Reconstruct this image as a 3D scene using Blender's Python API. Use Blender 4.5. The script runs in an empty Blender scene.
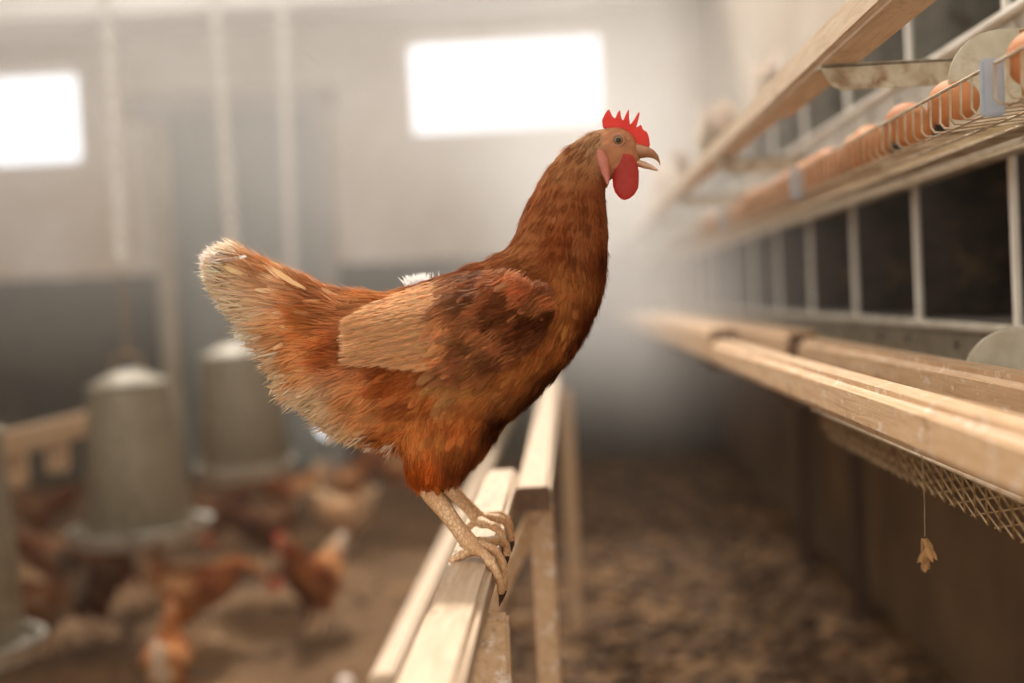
import bpy, bmesh, math, random
import numpy as np
from mathutils import Vector, Matrix
from mathutils.bvhtree import BVHTree

random.seed(7)
rng = np.random.default_rng(11)
SC = bpy.context.scene
COL = SC.collection
CZ = 1.02                       # camera height above the litter
F = 1422.2                      # focal length in pixels (50 mm on a 36 mm sensor, 1024 px wide)

def lin(c):
    return tuple(((v / 255) / 12.92 if v / 255 <= 0.04045 else (((v / 255) + 0.055) / 1.055) ** 2.4) for v in c)

# ------------------------------------------------------------------ camera
_yc = np.array([53.0, 44.5, -F]); _yc /= np.linalg.norm(_yc)
_v = np.array([-.049, 1, 0.]); _v[2] = -(_v[:2] @ _yc[:2]) / _yc[2]
_zc = _v / np.linalg.norm(_v)
_xc = np.cross(_yc, _zc)
RC = np.array([_xc, _yc, _zc])          # camera axes -> world
cam_data = bpy.data.cameras.new('camera')
cam = bpy.data.objects.new('camera', cam_data); COL.objects.link(cam)
cam_data.sensor_width = 36; cam_data.lens = 50
cam_data.clip_start = 0.02; cam_data.clip_end = 100
M4 = Matrix([[*RC[i], 0] for i in range(3)] + [[0, 0, 0, 1]])
M4.translation = (0, 0, CZ)
cam.matrix_world = M4
cam_data.dof.use_dof = True
cam_data.dof.focus_distance = 1.40
cam_data.dof.aperture_fstop = 2.0
SC.camera = cam

def P(px, py, Y):
    """world point at depth Y seen at a pixel of the 1024x683 frame"""
    d = RC @ np.array([px - 512, 341.5 - py, -F])
    q = d * Y / d[1]
    return Vector((q[0], q[1], q[2] + CZ))

# ------------------------------------------------------------------ world, sun, exposure
w = bpy.data.worlds.new('world'); SC.world = w; w.use_nodes = True
wb = w.node_tree.nodes['Background']
wb.inputs[0].default_value = (1.0, 0.945, 0.88, 1); wb.inputs[1].default_value = 1.35
sun_d = bpy.data.lights.new('sun', 'SUN'); sun = bpy.data.objects.new('sun', sun_d); COL.objects.link(sun)
sun_d.energy = 4.9; sun_d.angle = math.radians(7); sun_d.color = (1.0, 0.93, 0.84)
_az, _el = math.radians(-20), math.radians(52)     # behind the hen, slightly to the left
sdir = Vector((math.sin(_az) * math.cos(_el), math.cos(_az) * math.cos(_el), math.sin(_el)))
sun.rotation_euler = sdir.to_track_quat('Z', 'Y').to_euler()
sun.location = sdir * 8
SC.view_settings.view_transform = 'Standard'; SC.view_settings.look = 'None'
SC.view_settings.gamma = 1; SC.view_settings.use_curve_mapping = False
SC.view_settings.exposure = 0.0
SC.cycles.use_denoising = True
SC.cycles.volume_step_rate = 4; SC.cycles.volume_max_steps = 48
SC.cycles.volume_bounces = 1; SC.cycles.transparent_max_bounces = 24
SC.cycles.max_bounces = 6; SC.cycles.diffuse_bounces = 3
SC.cycles.sample_clamp_indirect = 4

# ------------------------------------------------------------------ materials
class NT:
    def __init__(self, name):
        self.m = bpy.data.materials.new(name); self.m.use_nodes = True
        self.t = self.m.node_tree; self.b = self.t.nodes['Principled BSDF']; self.out = self.t.nodes['Material Output']
    def n(self, kind, **kw):
        nd = self.t.nodes.new(kind)
        for k, v in kw.items(): setattr(nd, k, v)
        return nd
    def l(self, a, b): self.t.links.new(a, b)
    def s(self, sock, v):
        if hasattr(v, 'links') or isinstance(v, bpy.types.NodeSocket): self.l(v, sock)
        else: sock.default_value = v
    def math(self, op, a, b=0.0, c=0.0, clamp=False):
        nd = self.n('ShaderNodeMath', operation=op); nd.use_clamp = clamp
        for i, v in enumerate((a, b, c)): self.s(nd.inputs[i], v)
        return nd.outputs[0]
    def mix(self, f, a, b):
        nd = self.n('ShaderNodeMix', data_type='RGBA')
        self.s(nd.inputs[0], f); self.s(nd.inputs[6], a); self.s(nd.inputs[7], b)
        return nd.outputs[2]
    def noise(self, vec, scale, detail=4, rough=.55, dist=0.0):
        nd = self.n('ShaderNodeTexNoise'); nd.inputs['Scale'].default_value = scale
        nd.inputs['Detail'].default_value = detail; nd.inputs['Roughness'].default_value = rough
        nd.inputs['Distortion'].default_value = dist
        if vec is not None: self.l(vec, nd.inputs['Vector'])
        return nd.outputs[0]
    def coord(self, scale=(1, 1, 1), kind='Object'):
        tc = self.n('ShaderNodeTexCoord'); mp = self.n('ShaderNodeMapping')
        mp.inputs['Scale'].default_value = scale
        self.l(tc.outputs[kind], mp.inputs[0]); return mp.outputs[0]
    def ramp(self, f, a, b):
        nd = self.n('ShaderNodeMapRange'); nd.inputs[1].default_value = a; nd.inputs[2].default_value = b
        self.s(nd.inputs[0], f); return nd.outputs[0]
    def bump(self, h, strength, dist):
        nd = self.n('ShaderNodeBump'); nd.inputs['Strength'].default_value = strength; nd.inputs['Distance'].default_value = dist
        self.l(h, nd.inputs['Height']); self.l(nd.outputs[0], self.b.inputs['Normal'])

def c4(c): return (*lin(c), 1)

def mat_plain(name, a, b=None, rough=.6, scale=20, metal=0.0, bump=0.0, bscale=None, stretch=(1, 1, 1), sub=0.0, dist=.002):
    t = NT(name)
    v = t.coord(stretch)
    f = t.ramp(t.noise(v, scale, 5), .35, .65)
    t.l(t.mix(f, c4(a), c4(b or a)), t.b.inputs['Base Color'])
    t.b.inputs['Roughness'].default_value = rough; t.b.inputs['Metallic'].default_value = metal
    if sub:
        t.b.inputs['Subsurface Weight'].default_value = sub; t.b.inputs['Subsurface Radius'].default_value = (.02, .006, .004)
        t.b.inputs['Subsurface Scale'].default_value = .4
    if bump: t.bump(t.noise(v, bscale or scale, 6), bump, dist)
    return t.m

def mat_wood(name, a, b, dark, grime=.5, stretch=(28, 2.0, 28), white=0.0):
    t = NT(name)
    v = t.coord(stretch)
    g = t.noise(v, 5, 6, .6, .6)
    col = t.mix(t.ramp(g, .3, .7), c4(a), c4(b))
    v2 = t.coord((1, .6, 1))
    st = t.ramp(t.noise(v2, 22, 7, .7), .58, .70)
    col = t.mix(t.math('MULTIPLY', st, grime), col, c4(dark))
    sp = t.ramp(t.noise(t.coord(), 160, 3, .6), .66, .72)
    col = t.mix(t.math('MULTIPLY', sp, grime), col, c4(dark))
    if white:
        ws = t.ramp(t.noise(t.coord((1, .5, 1)), 70, 5, .7), .56, .64)
        col = t.mix(t.math('MULTIPLY', ws, white), col, c4((240, 232, 220)))
    t.l(col, t.b.inputs['Base Color'])
    t.b.inputs['Roughness'].default_value = .55
    t.bump(g, .5, .0015)
    return t.m

def mat_metal(name, a, b, stain, rough=.45, metal=.35, sscale=14, lo=.55, hi=.68):
    t = NT(name); v = t.coord()
    col = t.mix(t.ramp(t.noise(v, 35, 5), .35, .65), c4(a), c4(b))
    st = t.ramp(t.noise(v, sscale, 6, .65, .4), lo, hi)
    col = t.mix(st, col, c4(stain))
    t.l(col, t.b.inputs['Base Color'])
    t.b.inputs['Roughness'].default_value = rough; t.b.inputs['Metallic'].default_value = metal
    t.bump(t.noise(v, 60, 4), .25, .001)
    return t.m

WOOD = mat_wood('pale_wood', (212, 188, 158), (184, 154, 122), (120, 84, 54), .6)
WOOD_WARM = mat_wood('warm_wood', (214, 180, 140), (188, 148, 106), (100, 66, 40), .7, white=.55)
WOOD_UP = mat_wood('board_wood', (228, 206, 178), (202, 172, 138), (130, 88, 58), .6)
WOOD_DARK = mat_wood('dark_wood', (92, 66, 44), (62, 44, 30), (30, 20, 12), .5)
WOOD_END = mat_wood('end_grain', (120, 88, 58), (84, 58, 38), (50, 32, 20), .6, (30, 30, 30))
GALV = mat_metal('galvanized', (206, 200, 186), (176, 168, 150), (122, 94, 64), .42, .3)
GALV_RUST = mat_metal('rusty_galvanized', (204, 194, 172), (172, 156, 128), (134, 98, 64), .5, .2, 30, .48, .68)
GALV_DULL = mat_metal('dull_galvanized', (148, 138, 118), (128, 118, 96), (84, 66, 46), .55, .2)
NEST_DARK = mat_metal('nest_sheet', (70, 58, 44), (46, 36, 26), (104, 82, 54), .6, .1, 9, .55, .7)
NEST_GREY = mat_metal('nest_sheet_grey', (134, 128, 112), (112, 106, 90), (84, 66, 46), .6, .15, 9, .58, .7)  # grey sheet of the upper tier nests
FEED = mat_metal('feeder_zinc', (146, 134, 112), (124, 112, 90), (104, 88, 62), .55, .15, 7, .58, .75)
STRIP = mat_plain('pale_strip', (236, 230, 218), (214, 204, 188), .4, 12)
CLIP = mat_plain('grey_plastic_clip', (176, 186, 196), (158, 166, 174), .4, 20)
WIRE = mat_plain('wire', (214, 198, 172), (178, 152, 118), .38, 40, .45)
WIRE_D = mat_plain('dirty_wire', (170, 142, 100), (128, 98, 62), .6, 60)
ROPE = mat_plain('pale_chain', (246, 242, 234), (222, 214, 204), .5, 30, 0)
EGGM = mat_plain('brown_eggshell', (208, 142, 90), (188, 118, 68), .7, 9, 0, .1, 300, sub=.15)
EGGP = mat_plain('pale_eggshell', (240, 220, 204), (226, 200, 180), .42, 9)
LEG_M = mat_plain('scaly_leg', (226, 184, 134), (200, 146, 92), .5, 30, 0, .0)
def _leg():
    t = NT('scaly_leg_skin'); v = t.coord((1, 1, .55))
    vo = t.n('ShaderNodeTexVoronoi', feature='DISTANCE_TO_EDGE'); vo.inputs['Scale'].default_value = 260; t.l(v, vo.inputs['Vector'])
    col = t.mix(t.ramp(t.noise(t.coord(), 40, 4), .35, .65), c4((238, 204, 160)), c4((210, 162, 114)))
    col = t.mix(t.ramp(vo.outputs[0], .12, 0.0), col, c4((186, 138, 94)))
    t.l(col, t.b.inputs['Base Color']); t.b.inputs['Roughness'].default_value = .5
    t.b.inputs['Subsurface Weight'].default_value = .2; t.b.inputs['Subsurface Radius'].default_value = (.012, .005, .003); t.b.inputs['Subsurface Scale'].default_value = .3
    t.bump(t.ramp(vo.outputs[0], 0, .25), .5, .0008)
    return t.m
LEG_M = _leg()
CLAW = mat_plain('dark_claw', (74, 50, 36), (40, 26, 20), .4, 60)
def _flesh(name, a, b, trans=.35, bs=420):
    t = NT(name); v = t.coord()
    col = t.mix(t.ramp(t.noise(v, 60, 4), .3, .7), c4(a), c4(b))
    t.l(col, t.b.inputs['Base Color']); t.b.inputs['Roughness'].default_value = .5
    t.bump(t.noise(v, bs, 3), .5, .0012)
    tr = t.n('ShaderNodeBsdfTranslucent'); t.l(col, tr.inputs[0])
    mx = t.n('ShaderNodeMixShader'); mx.inputs[0].default_value = trans
    t.l(t.b.outputs[0], mx.inputs[1]); t.l(tr.outputs[0], mx.inputs[2]); t.l(mx.outputs[0], t.out.inputs[0])
    return t.m
RED = _flesh('red_comb_flesh', (232, 112, 98), (220, 90, 78), .7)
LOBE = _flesh('pink_earlobe', (214, 140, 118), (196, 112, 92), .2)
FACE = _flesh('bare_face_skin', (180, 124, 92), (150, 96, 70), .05, 300)
BEAKM = mat_plain('horn_beak', (176, 126, 92), (142, 96, 66), .35, 40)
BEAKL = mat_plain('pale_beak', (232, 206, 176), (190, 140, 96), .35, 60)
IRIS = mat_plain('amber_iris', (150, 112, 70), (122, 92, 58), .2, 80)
PUPIL = mat_plain('black_pupil', (16, 12, 10), None, .08)

def mat_feather(name, fringe=True, trans=.32):
    t = NT(name)
    at = t.n('ShaderNodeAttribute'); at.attribute_name = 'fcol'
    uv = t.n('ShaderNodeUVMap'); uv.uv_map = 'uv'
    sp = t.n('ShaderNodeSeparateXYZ'); t.l(uv.outputs[0], sp.inputs[0])
    u = t.math('ABSOLUTE', t.math('SUBTRACT', t.math('MULTIPLY', sp.outputs[0], 2.0), 1.0))
    v = sp.outputs[1]
    s = t.math('SUBTRACT', t.math('MULTIPLY', v, 26.0), t.math('MULTIPLY', u, 9.0))
    cb = t.n('ShaderNodeCombineXYZ'); t.l(s, cb.inputs[0]); t.l(t.math('MULTIPLY', at.outputs['Alpha'], 97.0), cb.inputs[1]); t.l(sp.outputs[0], cb.inputs[2])
    nz = t.noise(cb.outputs[0], 1.1, 3, .6)
    br = t.n('ShaderNodeMix', data_type='RGBA', blend_type='MULTIPLY'); br.inputs[0].default_value = 1
    t.l(at.outputs['Color'], br.inputs[6])
    gg = t.math('ADD', t.math('MULTIPLY', nz, .9), .55)
    gc = t.n('ShaderNodeCombineXYZ'); [t.l(gg, gc.inputs[i]) for i in range(3)]
    t.l(gc.outputs[0], br.inputs[7])
    col = br.outputs[2]
    t.l(col, t.b.inputs['Base Color']); t.b.inputs['Roughness'].default_value = .8
    t.b.inputs['Specular IOR Level'].default_value = .03
    tr = t.n('ShaderNodeBsdfTranslucent'); t.l(t.mix(.22, col, (1, .88, .70, 1)), tr.inputs[0])
    mx = t.n('ShaderNodeMixShader'); mx.inputs[0].default_value = trans
    t.l(t.b.outputs[0], mx.inputs[1]); t.l(tr.outputs[0], mx.inputs[2])
    res = mx.outputs[0]
    if fringe:
        e = t.math('MAXIMUM', u, t.math('MULTIPLY', t.math('SUBTRACT', v, .72), 3.6))
        a = t.math('LESS_THAN', e, t.math('ADD', t.math('MULTIPLY', nz, 1.1), .28))
        tp = t.n('ShaderNodeBsdfTransparent'); m2 = t.n('ShaderNodeMixShader')
        t.l(a, m2.inputs[0]); t.l(tp.outputs[0], m2.inputs[1]); t.l(res, m2.inputs[2]); res = m2.outputs[0]
    t.l(res, t.out.inputs[0])
    return t.m
FEATHER = mat_feather('feather_vanes')
FLUFF = mat_feather('feather_fluff', False, .6)
FAR_FEATHER = mat_feather('flock_feathers', False, .3)
def _undercoat():
    t = NT('plumage_undercoat')
    at = t.n('ShaderNodeAttribute'); at.attribute_name = 'fcol'
    t.l(at.outputs['Color'], t.b.inputs['Base Color']); t.b.inputs['Roughness'].default_value = .9; t.b.inputs['Specular IOR Level'].default_value = .03
    return t.m
UNDER = _undercoat()

# ------------------------------------------------------------------ object helpers
def link(name, me, mats, parent=None, loc=None):
    o = bpy.data.objects.new(name, me); COL.objects.link(o)
    for m in (mats if isinstance(mats, (list, tuple)) else [mats]): me.materials.append(m)
    if parent is not None: o.parent = parent
    if loc is not None: o.location = loc
    return o
def tag(o, label=None, cat=None, group=None, kind=None):
    if label: o['label'] = label
    if cat: o['category'] = cat
    if group: o['group'] = group
    if kind: o['kind'] = kind
    return o
def empty(name, loc, label, cat, group=None, rz=0):
    o = bpy.data.objects.new(name, None); COL.objects.link(o); o.empty_display_size = .05
    o.location = loc; o.rotation_euler = (0, 0, rz)
    return tag(o, label, cat, group)
def copy_tree(o, parent=None):
    c = o.copy(); COL.objects.link(c)
    if parent is not None: c.parent = parent
    for ch in list(o.children): copy_tree(ch, c)
    return c

class MB:
    """collects shapes into one mesh"""
    def __init__(self): self.bm = bmesh.new()
    def box(self, x0, x1, y0, y1, z0, z1, bev=0.0, seg=2, mat=0):
        t = bmesh.new(); bmesh.ops.create_cube(t, size=1)
        for v in t.verts:
            v.co = Vector(((x0 + x1) / 2 + v.co.x * (x1 - x0), (y0 + y1) / 2 + v.co.y * (y1 - y0), (z0 + z1) / 2 + v.co.z * (z1 - z0)))
        if bev: bmesh.ops.bevel(t, geom=t.edges[:], offset=bev, segments=seg, affect='EDGES')
        return self._add(t, mat)
    def _add(self, t, mat=0, mtx=None):
        if mtx is not None: bmesh.ops.transform(t, matrix=mtx, verts=t.verts)
        for f in t.faces: f.material_index = mat; f.smooth = True
        me = bpy.data.meshes.new('t'); t.to_mesh(me); t.free(); self.bm.from_mesh(me); bpy.data.meshes.remove(me)
        return self
    def tube(self, pts, r, n=8, mat=0, cap=True):
        pts = [Vector(p) for p in pts]; rs = r if isinstance(r, (list, tuple)) else [r] * len(pts)
        t = bmesh.new(); rings = []; up = None
        for i, p in enumerate(pts):
            d = (pts[min(i + 1, len(pts) - 1)] - pts[max(i - 1, 0)]).normalized()
            if up is None: up = d.orthogonal().normalized()
            up = (up - d * up.dot(d)).normalized(); s = d.cross(up)
            rings.append([t.verts.new(p + (up * math.cos(2 * math.pi * k / n) + s * math.sin(2 * math.pi * k / n)) * rs[i]) for k in range(n)])
        for a, b in zip(rings, rings[1:]):
            for k in range(n): t.faces.new((a[k], a[(k + 1) % n], b[(k + 1) % n], b[k]))
        if cap: t.faces.new(rings[0][::-1]); t.faces.new(rings[-1])
        return self._add(t, mat)
    def lathe(self, prof, n=40, mat=0, loc=(0, 0, 0)):
        t = bmesh.new(); rings = []
        for r, z in prof:
            rings.append([t.verts.new((loc[0] + r * math.cos(2 * math.pi * k / n), loc[1] + r * math.sin(2 * math.pi * k / n), loc[2] + z)) for k in range(n)])
        for a, b in zip(rings, rings[1:]):
            for k in range(n): t.faces.new((a[k], a[(k + 1) % n], b[(k + 1) % n], b[k]))
        return self._add(t, mat)
    def ell(self, c, r, mat=0, rot=None, seg=20):
        t = bmesh.new(); bmesh.ops.create_uvsphere(t, u_segments=seg, v_segments=seg // 2 + 2, radius=1)
        m = Matrix.Translation(c) @ (rot.to_4x4() if rot else Matrix.Identity(4)) @ Matrix.Diagonal((*r, 1))
        return self._add(t, mat, m)
    def prism(self, pts, axis_off, mat=0, bev=0.0):
        """closed polygon extruded by a vector"""
        t = bmesh.new(); a = [t.verts.new(Vector(p)) for p in pts]; f = t.faces.new(a)
        r = bmesh.ops.extrude_face_region(t, geom=[f])
        bmesh.ops.translate(t, vec=Vector(axis_off), verts=[g for g in r['geom'] if isinstance(g, bmesh.types.BMVert)])
        bmesh.ops.recalc_face_normals(t, faces=t.faces)
        if bev: bmesh.ops.bevel(t, geom=t.edges[:], offset=bev, segments=2, affect='EDGES')
        return self._add(t, mat)
    def build(self, name, mats, parent=None, loc=None, smooth=True, angle=40):
        me = bpy.data.meshes.new(name); self.bm.to_mesh(me); self.bm.free()
        me.set_sharp_from_angle(angle=math.radians(angle))
        return link(name, me, mats, parent, loc)

# ------------------------------------------------------------------ room shell
XL, XR, YB, ZT = -4.7, 0.95, 9.0, 2.80
def mat_wall(name, up, up2, low, zsplit):
    t = NT(name); v = t.coord()
    big = t.ramp(t.noise(v, 1.3, 5, .6), .35, .68)
    a = t.mix(big, c4(up), c4(up2))
    b = t.mix(t.ramp(t.noise(v, 2.2, 5, .6), .35, .65), c4(low), c4(tuple(k * .72 for k in low)))
    tc = t.n('ShaderNodeTexCoord'); sp = t.n('ShaderNodeSeparateXYZ'); t.l(tc.outputs['Object'], sp.inputs[0])
    zz = t.math('ADD', sp.outputs[2], t.math('MULTIPLY', t.noise(v, 9, 3), .05))
    f = t.math('GREATER_THAN', zz, zsplit + .025)
    t.l(t.mix(f, b, a), t.b.inputs['Base Color']); t.b.inputs['Roughness'].default_value = .85
    t.bump(t.noise(v, 40, 5), .3, .004)
    return t.m
WALL = mat_wall('limewashed_wall', (240, 230, 220), (206, 182, 152), (100, 90, 72), 1.30)
SIDEW = mat_wall('side_wall', (214, 200, 184), (186, 166, 142), (124, 96, 64), .9)
CEIL = mat_plain('ceiling_paint', (232, 224, 216), (214, 204, 194), .8, 3)
PANE = NT('daylit_pane')
PANE.b.inputs['Base Color'].default_value = (.05, .05, .05, 1)
PANE.b.inputs['Emission Color'].default_value = (.98, .985, 1.0, 1); PANE.b.inputs['Emission Strength'].default_value = 1.7
PANE = PANE.m

# windows in the back wall: x0, x1, z0, z1
WINS = [(-3.9, -3.04, 2.03, 2.64), (-.945, .32, 2.085, 2.70)]
DOOR = (-2.55, -1.45, 0, 2.36)
def wall_with_holes():
    xs = sorted({XL, 1.1, *[a for q in WINS for a in q[:2]]}); zs = sorted({0, ZT, *[a for q in WINS for a in q[2:]]})
    b = MB()
    for x0, x1 in zip(xs, xs[1:]):
        for z0, z1 in zip(zs, zs[1:]):
            cx, cz = (x0 + x1) / 2, (z0 + z1) / 2
            if any(q[0] < cx < q[1] and q[2] < cz < q[3] for q in WINS): continue
            b.box(x0, x1, YB, YB + .3, z0 - (.1 if z0 == 0 else 0), z1)
    return b
tag(wall_with_holes().build('wall_back', WALL), kind='structure')
tag(MB().box(XR, XR + .2, -.5, YB, -.1, ZT).build('wall_right', SIDEW), kind='structure')
tag(MB().box(XL - .2, XL, -.5, YB, -.1, ZT).build('wall_left', SIDEW), kind='structure')
c = MB(); c.box(XL, XR, 8.0, YB, ZT, ZT + .15); c.box(XL, -2.0, 2.2, 6.6, ZT, ZT + .15)  # second box: unseen roof slab added to keep sun off the left side
tag(c.build('ceiling_and_shade_slab', CEIL), kind='structure')
tag(MB().box(XL, XR, 8.0, 8.12, ZT - .06, ZT).build('trim_1', CEIL), kind='structure')
for i, (x0, x1, z0, z1) in enumerate(WINS):
    o = MB().box(x0, x1, YB + .2, YB + .21, z0, z1).build('window_%d' % (i + 1), PANE); tag(o, kind='structure')
    f = MB(); t_ = .025
    f.box(x0, x0 + t_, YB + .13, YB + .2, z0, z1); f.box(x1 - t_, x1, YB + .13, YB + .2, z0, z1)
    f.box(x0, x1, YB + .13, YB + .2, z0, z0 + t_); f.box(x0, x1, YB + .13, YB + .2, z1 - t_, z1)
    f.build('window_frame', mat_plain('window_frame_paint', (236, 226, 222), None, .5), o)
# door with frame, recessed look
DOORM = mat_plain('grey_door_paint', (150, 150, 142), (126, 126, 116), .6, 3, stretch=(1, 1, .3))
d = MB(); x0, x1 = DOOR[:2]
d.box(x0 + .08, x1 - .08, YB - .035, YB, 0, 2.28, .004)
for k in range(1, 6):
    xx = x0 + .08 + k * (x1 - x0 - .16) / 6
    d.box(xx - .004, xx + .004, YB - .04, YB - .034, .02, 2.26)
dr = tag(d.build('door_1', DOORM), kind='structure')
df = MB(); df.box(x0 - .02, x0 + .08, YB - .07, YB, 0, 2.30, .005); df.box(x1 - .08, x1 + .02, YB - .07, YB, 0, 2.30, .005); df.box(x0 - .15, x1 + .06, YB - .08, YB, 2.28, 2.42, .005)
df.build('door_frame', mat_plain('door_frame_paint', (170, 164, 154), (150, 142, 130), .7, 5), dr)
hd = MB().tube([(x1 - .2, YB - .04, 1.05), (x1 - .2, YB - .09, 1.05), (x1 - .32, YB - .09, 1.05)], .011); hd.build('door_handle', GALV, dr)
# a pale wooden post standing against the wall beside the door, and two small glowing discs
tag(MB().box(-2.50, -2.42, 8.75, 8.83, 0, 2.2, .008).build('timber_post', mat_plain('pale_post', (190, 172, 146), (160, 140, 112), .7, 6)),
    'pale upright timber post against the left side of the grey door', 'post')
for nm, (vx, vz, r) in (('window_3', (*P(328, 424, 8.97).xz, .052)), ('window_4', (*P(268, 418, 8.97).xz, .03))):
    b = MB(); t0 = bmesh.new(); bmesh.ops.create_cone(t0, cap_ends=True, segments=24, radius1=r, radius2=r, depth=.03)
    b._add(t0, 0, Matrix.Translation((vx, YB - .085, vz)) @ Matrix.Rotation(math.pi / 2, 4, 'X') @ Matrix.Diagonal((1, 1.35, 1, 1)))
    o = tag(b.build(nm, PANE), kind='structure')

# ------------------------------------------------------------------ floor with litter
def mat_litter():
    t = NT('dry_litter'); v = t.coord()
    a = t.ramp(t.noise(v, 3.0, 6, .62), .35, .68)
    col = t.mix(a, c4((98, 68, 36)), c4((140, 102, 58)))
    b = t.ramp(t.noise(v, 26, 5, .7), .52, .66)
    col = t.mix(t.math('MULTIPLY', b, .6), col, c4((62, 42, 26)))
    c = t.ramp(t.noise(v, 45, 4, .6), .62, .72)
    col = t.mix(t.math('MULTIPLY', c, .55), col, c4((188, 150, 108)))
    t.l(col, t.b.inputs['Base Color']); t.b.inputs['Roughness'].default_value = .95
    t.bump(t.noise(v, 40, 6, .7), 1.0, .02)
    return t.m
LITTER = mat_litter()
nx, ny = 150, 260
gx = np.linspace(XL, XR, nx); gy = np.linspace(-.5, YB, ny)
G = np.stack(np.meshgrid(gx, gy, indexing='ij'), -1)
from mathutils import noise as mnoise
verts = []
for i in range(nx):
    for j in range(ny):
        x, y = gx[i], gy[j]
        h = mnoise.noise(Vector((x * 2.2, y * 2.2, 0))) * .012 + mnoise.noise(Vector((x * 9, y * 9, 3))) * .010 - .012
        verts.append((x, y, h))
faces = [(i * ny + j, (i + 1) * ny + j, (i + 1) * ny + j + 1, i * ny + j + 1) for i in range(nx - 1) for j in range(ny - 1)]
me = bpy.data.meshes.new('floor'); me.from_pydata(verts, [], faces); me.shade_smooth()
tag(link('floor', me, LITTER), kind='structure')
# clods and straw lumps in the litter
def clods(n, xr, yr, name, label, mats, smin, smax):
    base = []
    t = bmesh.new(); bmesh.ops.create_icosphere(t, subdivisions=1, radius=1)
    bv = np.array([v.co[:] for v in t.verts]); bf = np.array([[v.index for v in f.verts] for f in t.faces]); t.free()
    V = []; Fc = []; mi = []
    for k in range(n):
        s = rng.uniform(smin, smax) * np.array([1, rng.uniform(.6, 1.2), rng.uniform(.35, .7)])
        p = bv * (1 + rng.uniform(-.3, .3, (len(bv), 1))) * s
        a = rng.uniform(0, 6.28); ca, sa = math.cos(a), math.sin(a)
        p = p @ np.array([[ca, sa, 0], [-sa, ca, 0], [0, 0, 1]])
        x = rng.uniform(*xr); y = rng.uniform(*yr)
        V.append(p + [x, y, s[2] * .3 - .008]); Fc.append(bf + k * len(bv)); mi += [int(rng.random() < .3)] * len(bf)
    me = bpy.data.meshes.new(name); me.from_pydata(np.concatenate(V).tolist(), [], np.concatenate(Fc).tolist())
    me.polygons.foreach_set('material_index', mi); me.shade_smooth()
    return tag(link(name, me, mats), label, 'litter', kind='stuff')
CL1 = mat_plain('dark_clod', (104, 76, 50), (74, 52, 34), .95, 20); CL2 = mat_plain('straw_clod', (160, 122, 82), (128, 94, 60), .95, 20)
clods(2600, (-.25, .93), (2.6, 8.6), 'droppings_litter', 'lumpy brown droppings and litter on the floor below the nest boxes', [CL1, CL2], .010, .034)
clods(1200, (-3.6, -.3), (2.8, 8.6), 'straw_litter', 'fine crumbly straw litter around the hanging feeders', [CL1, CL2], .005, .016)

# ------------------------------------------------------------------ right: nest boxes
XN = .578                     # nest fronts
BAYS = [1.34 + .505 * k for k in range(15)]
LIFT = .395                   # one tier above the other
ORD = ['first', 'second', 'third', 'fourth', 'fifth', 'sixth', 'seventh', 'eighth', 'ninth', 'tenth', 'eleventh', 'twelfth', 'thirteenth', 'fourteenth', 'fifteenth']
def make_nest(dark):
    sheet = NEST_DARK if dark else NEST_GREY
    r = empty('nest_box', (0, 0, 0), 'x', 'nest box')
    L = .505; h = .235 if dark else .205; D = XR - .012 - XN
    MB().box(XN + .01, XN + D, 0.004, L - .004, -.004, .0).build('nest_floor', sheet, r)
    MB().box(XN + D - .004, XN + D, .004, L - .004, .0, h).build('back_panel', sheet, r)
    MB().box(XN + .005, XN + D, L - .004, L - .001, 0, h).build('partition', sheet, r)
    MB().box(XN + .01, XN + D, .004, L - .004, h, h + .004).build('nest_roof', sheet, r)
    MB().box(XN - .004, XN + .004, L - .010, L + .008, -.012, h + .01, .002).build('front_strip', STRIP, r)
    return r
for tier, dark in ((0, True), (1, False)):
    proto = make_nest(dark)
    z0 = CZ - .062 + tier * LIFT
    for k, y in enumerate(BAYS):
        o = proto if k == 0 else copy_tree(proto)
        o.location = (0, y, z0)
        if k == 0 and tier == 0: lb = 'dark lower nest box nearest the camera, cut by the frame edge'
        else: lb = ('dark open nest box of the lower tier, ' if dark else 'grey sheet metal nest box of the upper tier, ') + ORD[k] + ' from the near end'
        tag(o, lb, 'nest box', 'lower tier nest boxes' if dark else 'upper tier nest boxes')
# galvanized front rails and skirt plates below the nest openings
for tier in (0, 1):
    z0 = CZ - .062 + tier * LIFT
    nm = ('lower', 'upper')[tier]
    r = empty('nest_front_rail', (XN, 1.3, z0), 'long galvanized front rail below the %s nest openings' % nm, 'rail')
    y1 = 7.58
    b = MB(); b.box(-.020, -.005, 0, y1, -.014, -.002, .003); b.build('rail_tube', STRIP if tier else GALV, r)
    b = MB(); b.box(-.0085, -.0055, 0, y1, -.095, -.012)
    b.build('skirt_plate', GALV_DULL if not tier else GALV, r)  # same plate on both tiers; lighter metal above paints in its sunlight
    for q in range(10):
        yy = .3 + q * .252 + (.05 if q % 2 else 0)
        MB().ell((-.0085, yy, -.035), (.0022, .012, .009)).build('dark_slot', PUPIL, r)
    b = MB(); b.box(-.012, -.005, 0, y1, .225 - .03 * tier, .238 - .03 * tier, .002); b.build('header_strip', GALV, r)
# legs
for k, (y, lb) in enumerate(((4.3, 'dark steel leg under the nest boxes, nearer of two'), (5.25, 'dark steel leg under the nest boxes, farther of two'))):
    b = MB(); b.box(-.02, .02, -.02, .02, 0, CZ - .16, .003); o = b.build('stand_leg', WOOD_DARK, None, (.848, y, 0))
    MB().box(-.04, .04, -.04, .04, 0, .012, .002).build('foot_plate', WOOD_DARK, o)
    tag(o, lb, 'leg', 'legs of the nest stand')

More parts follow.
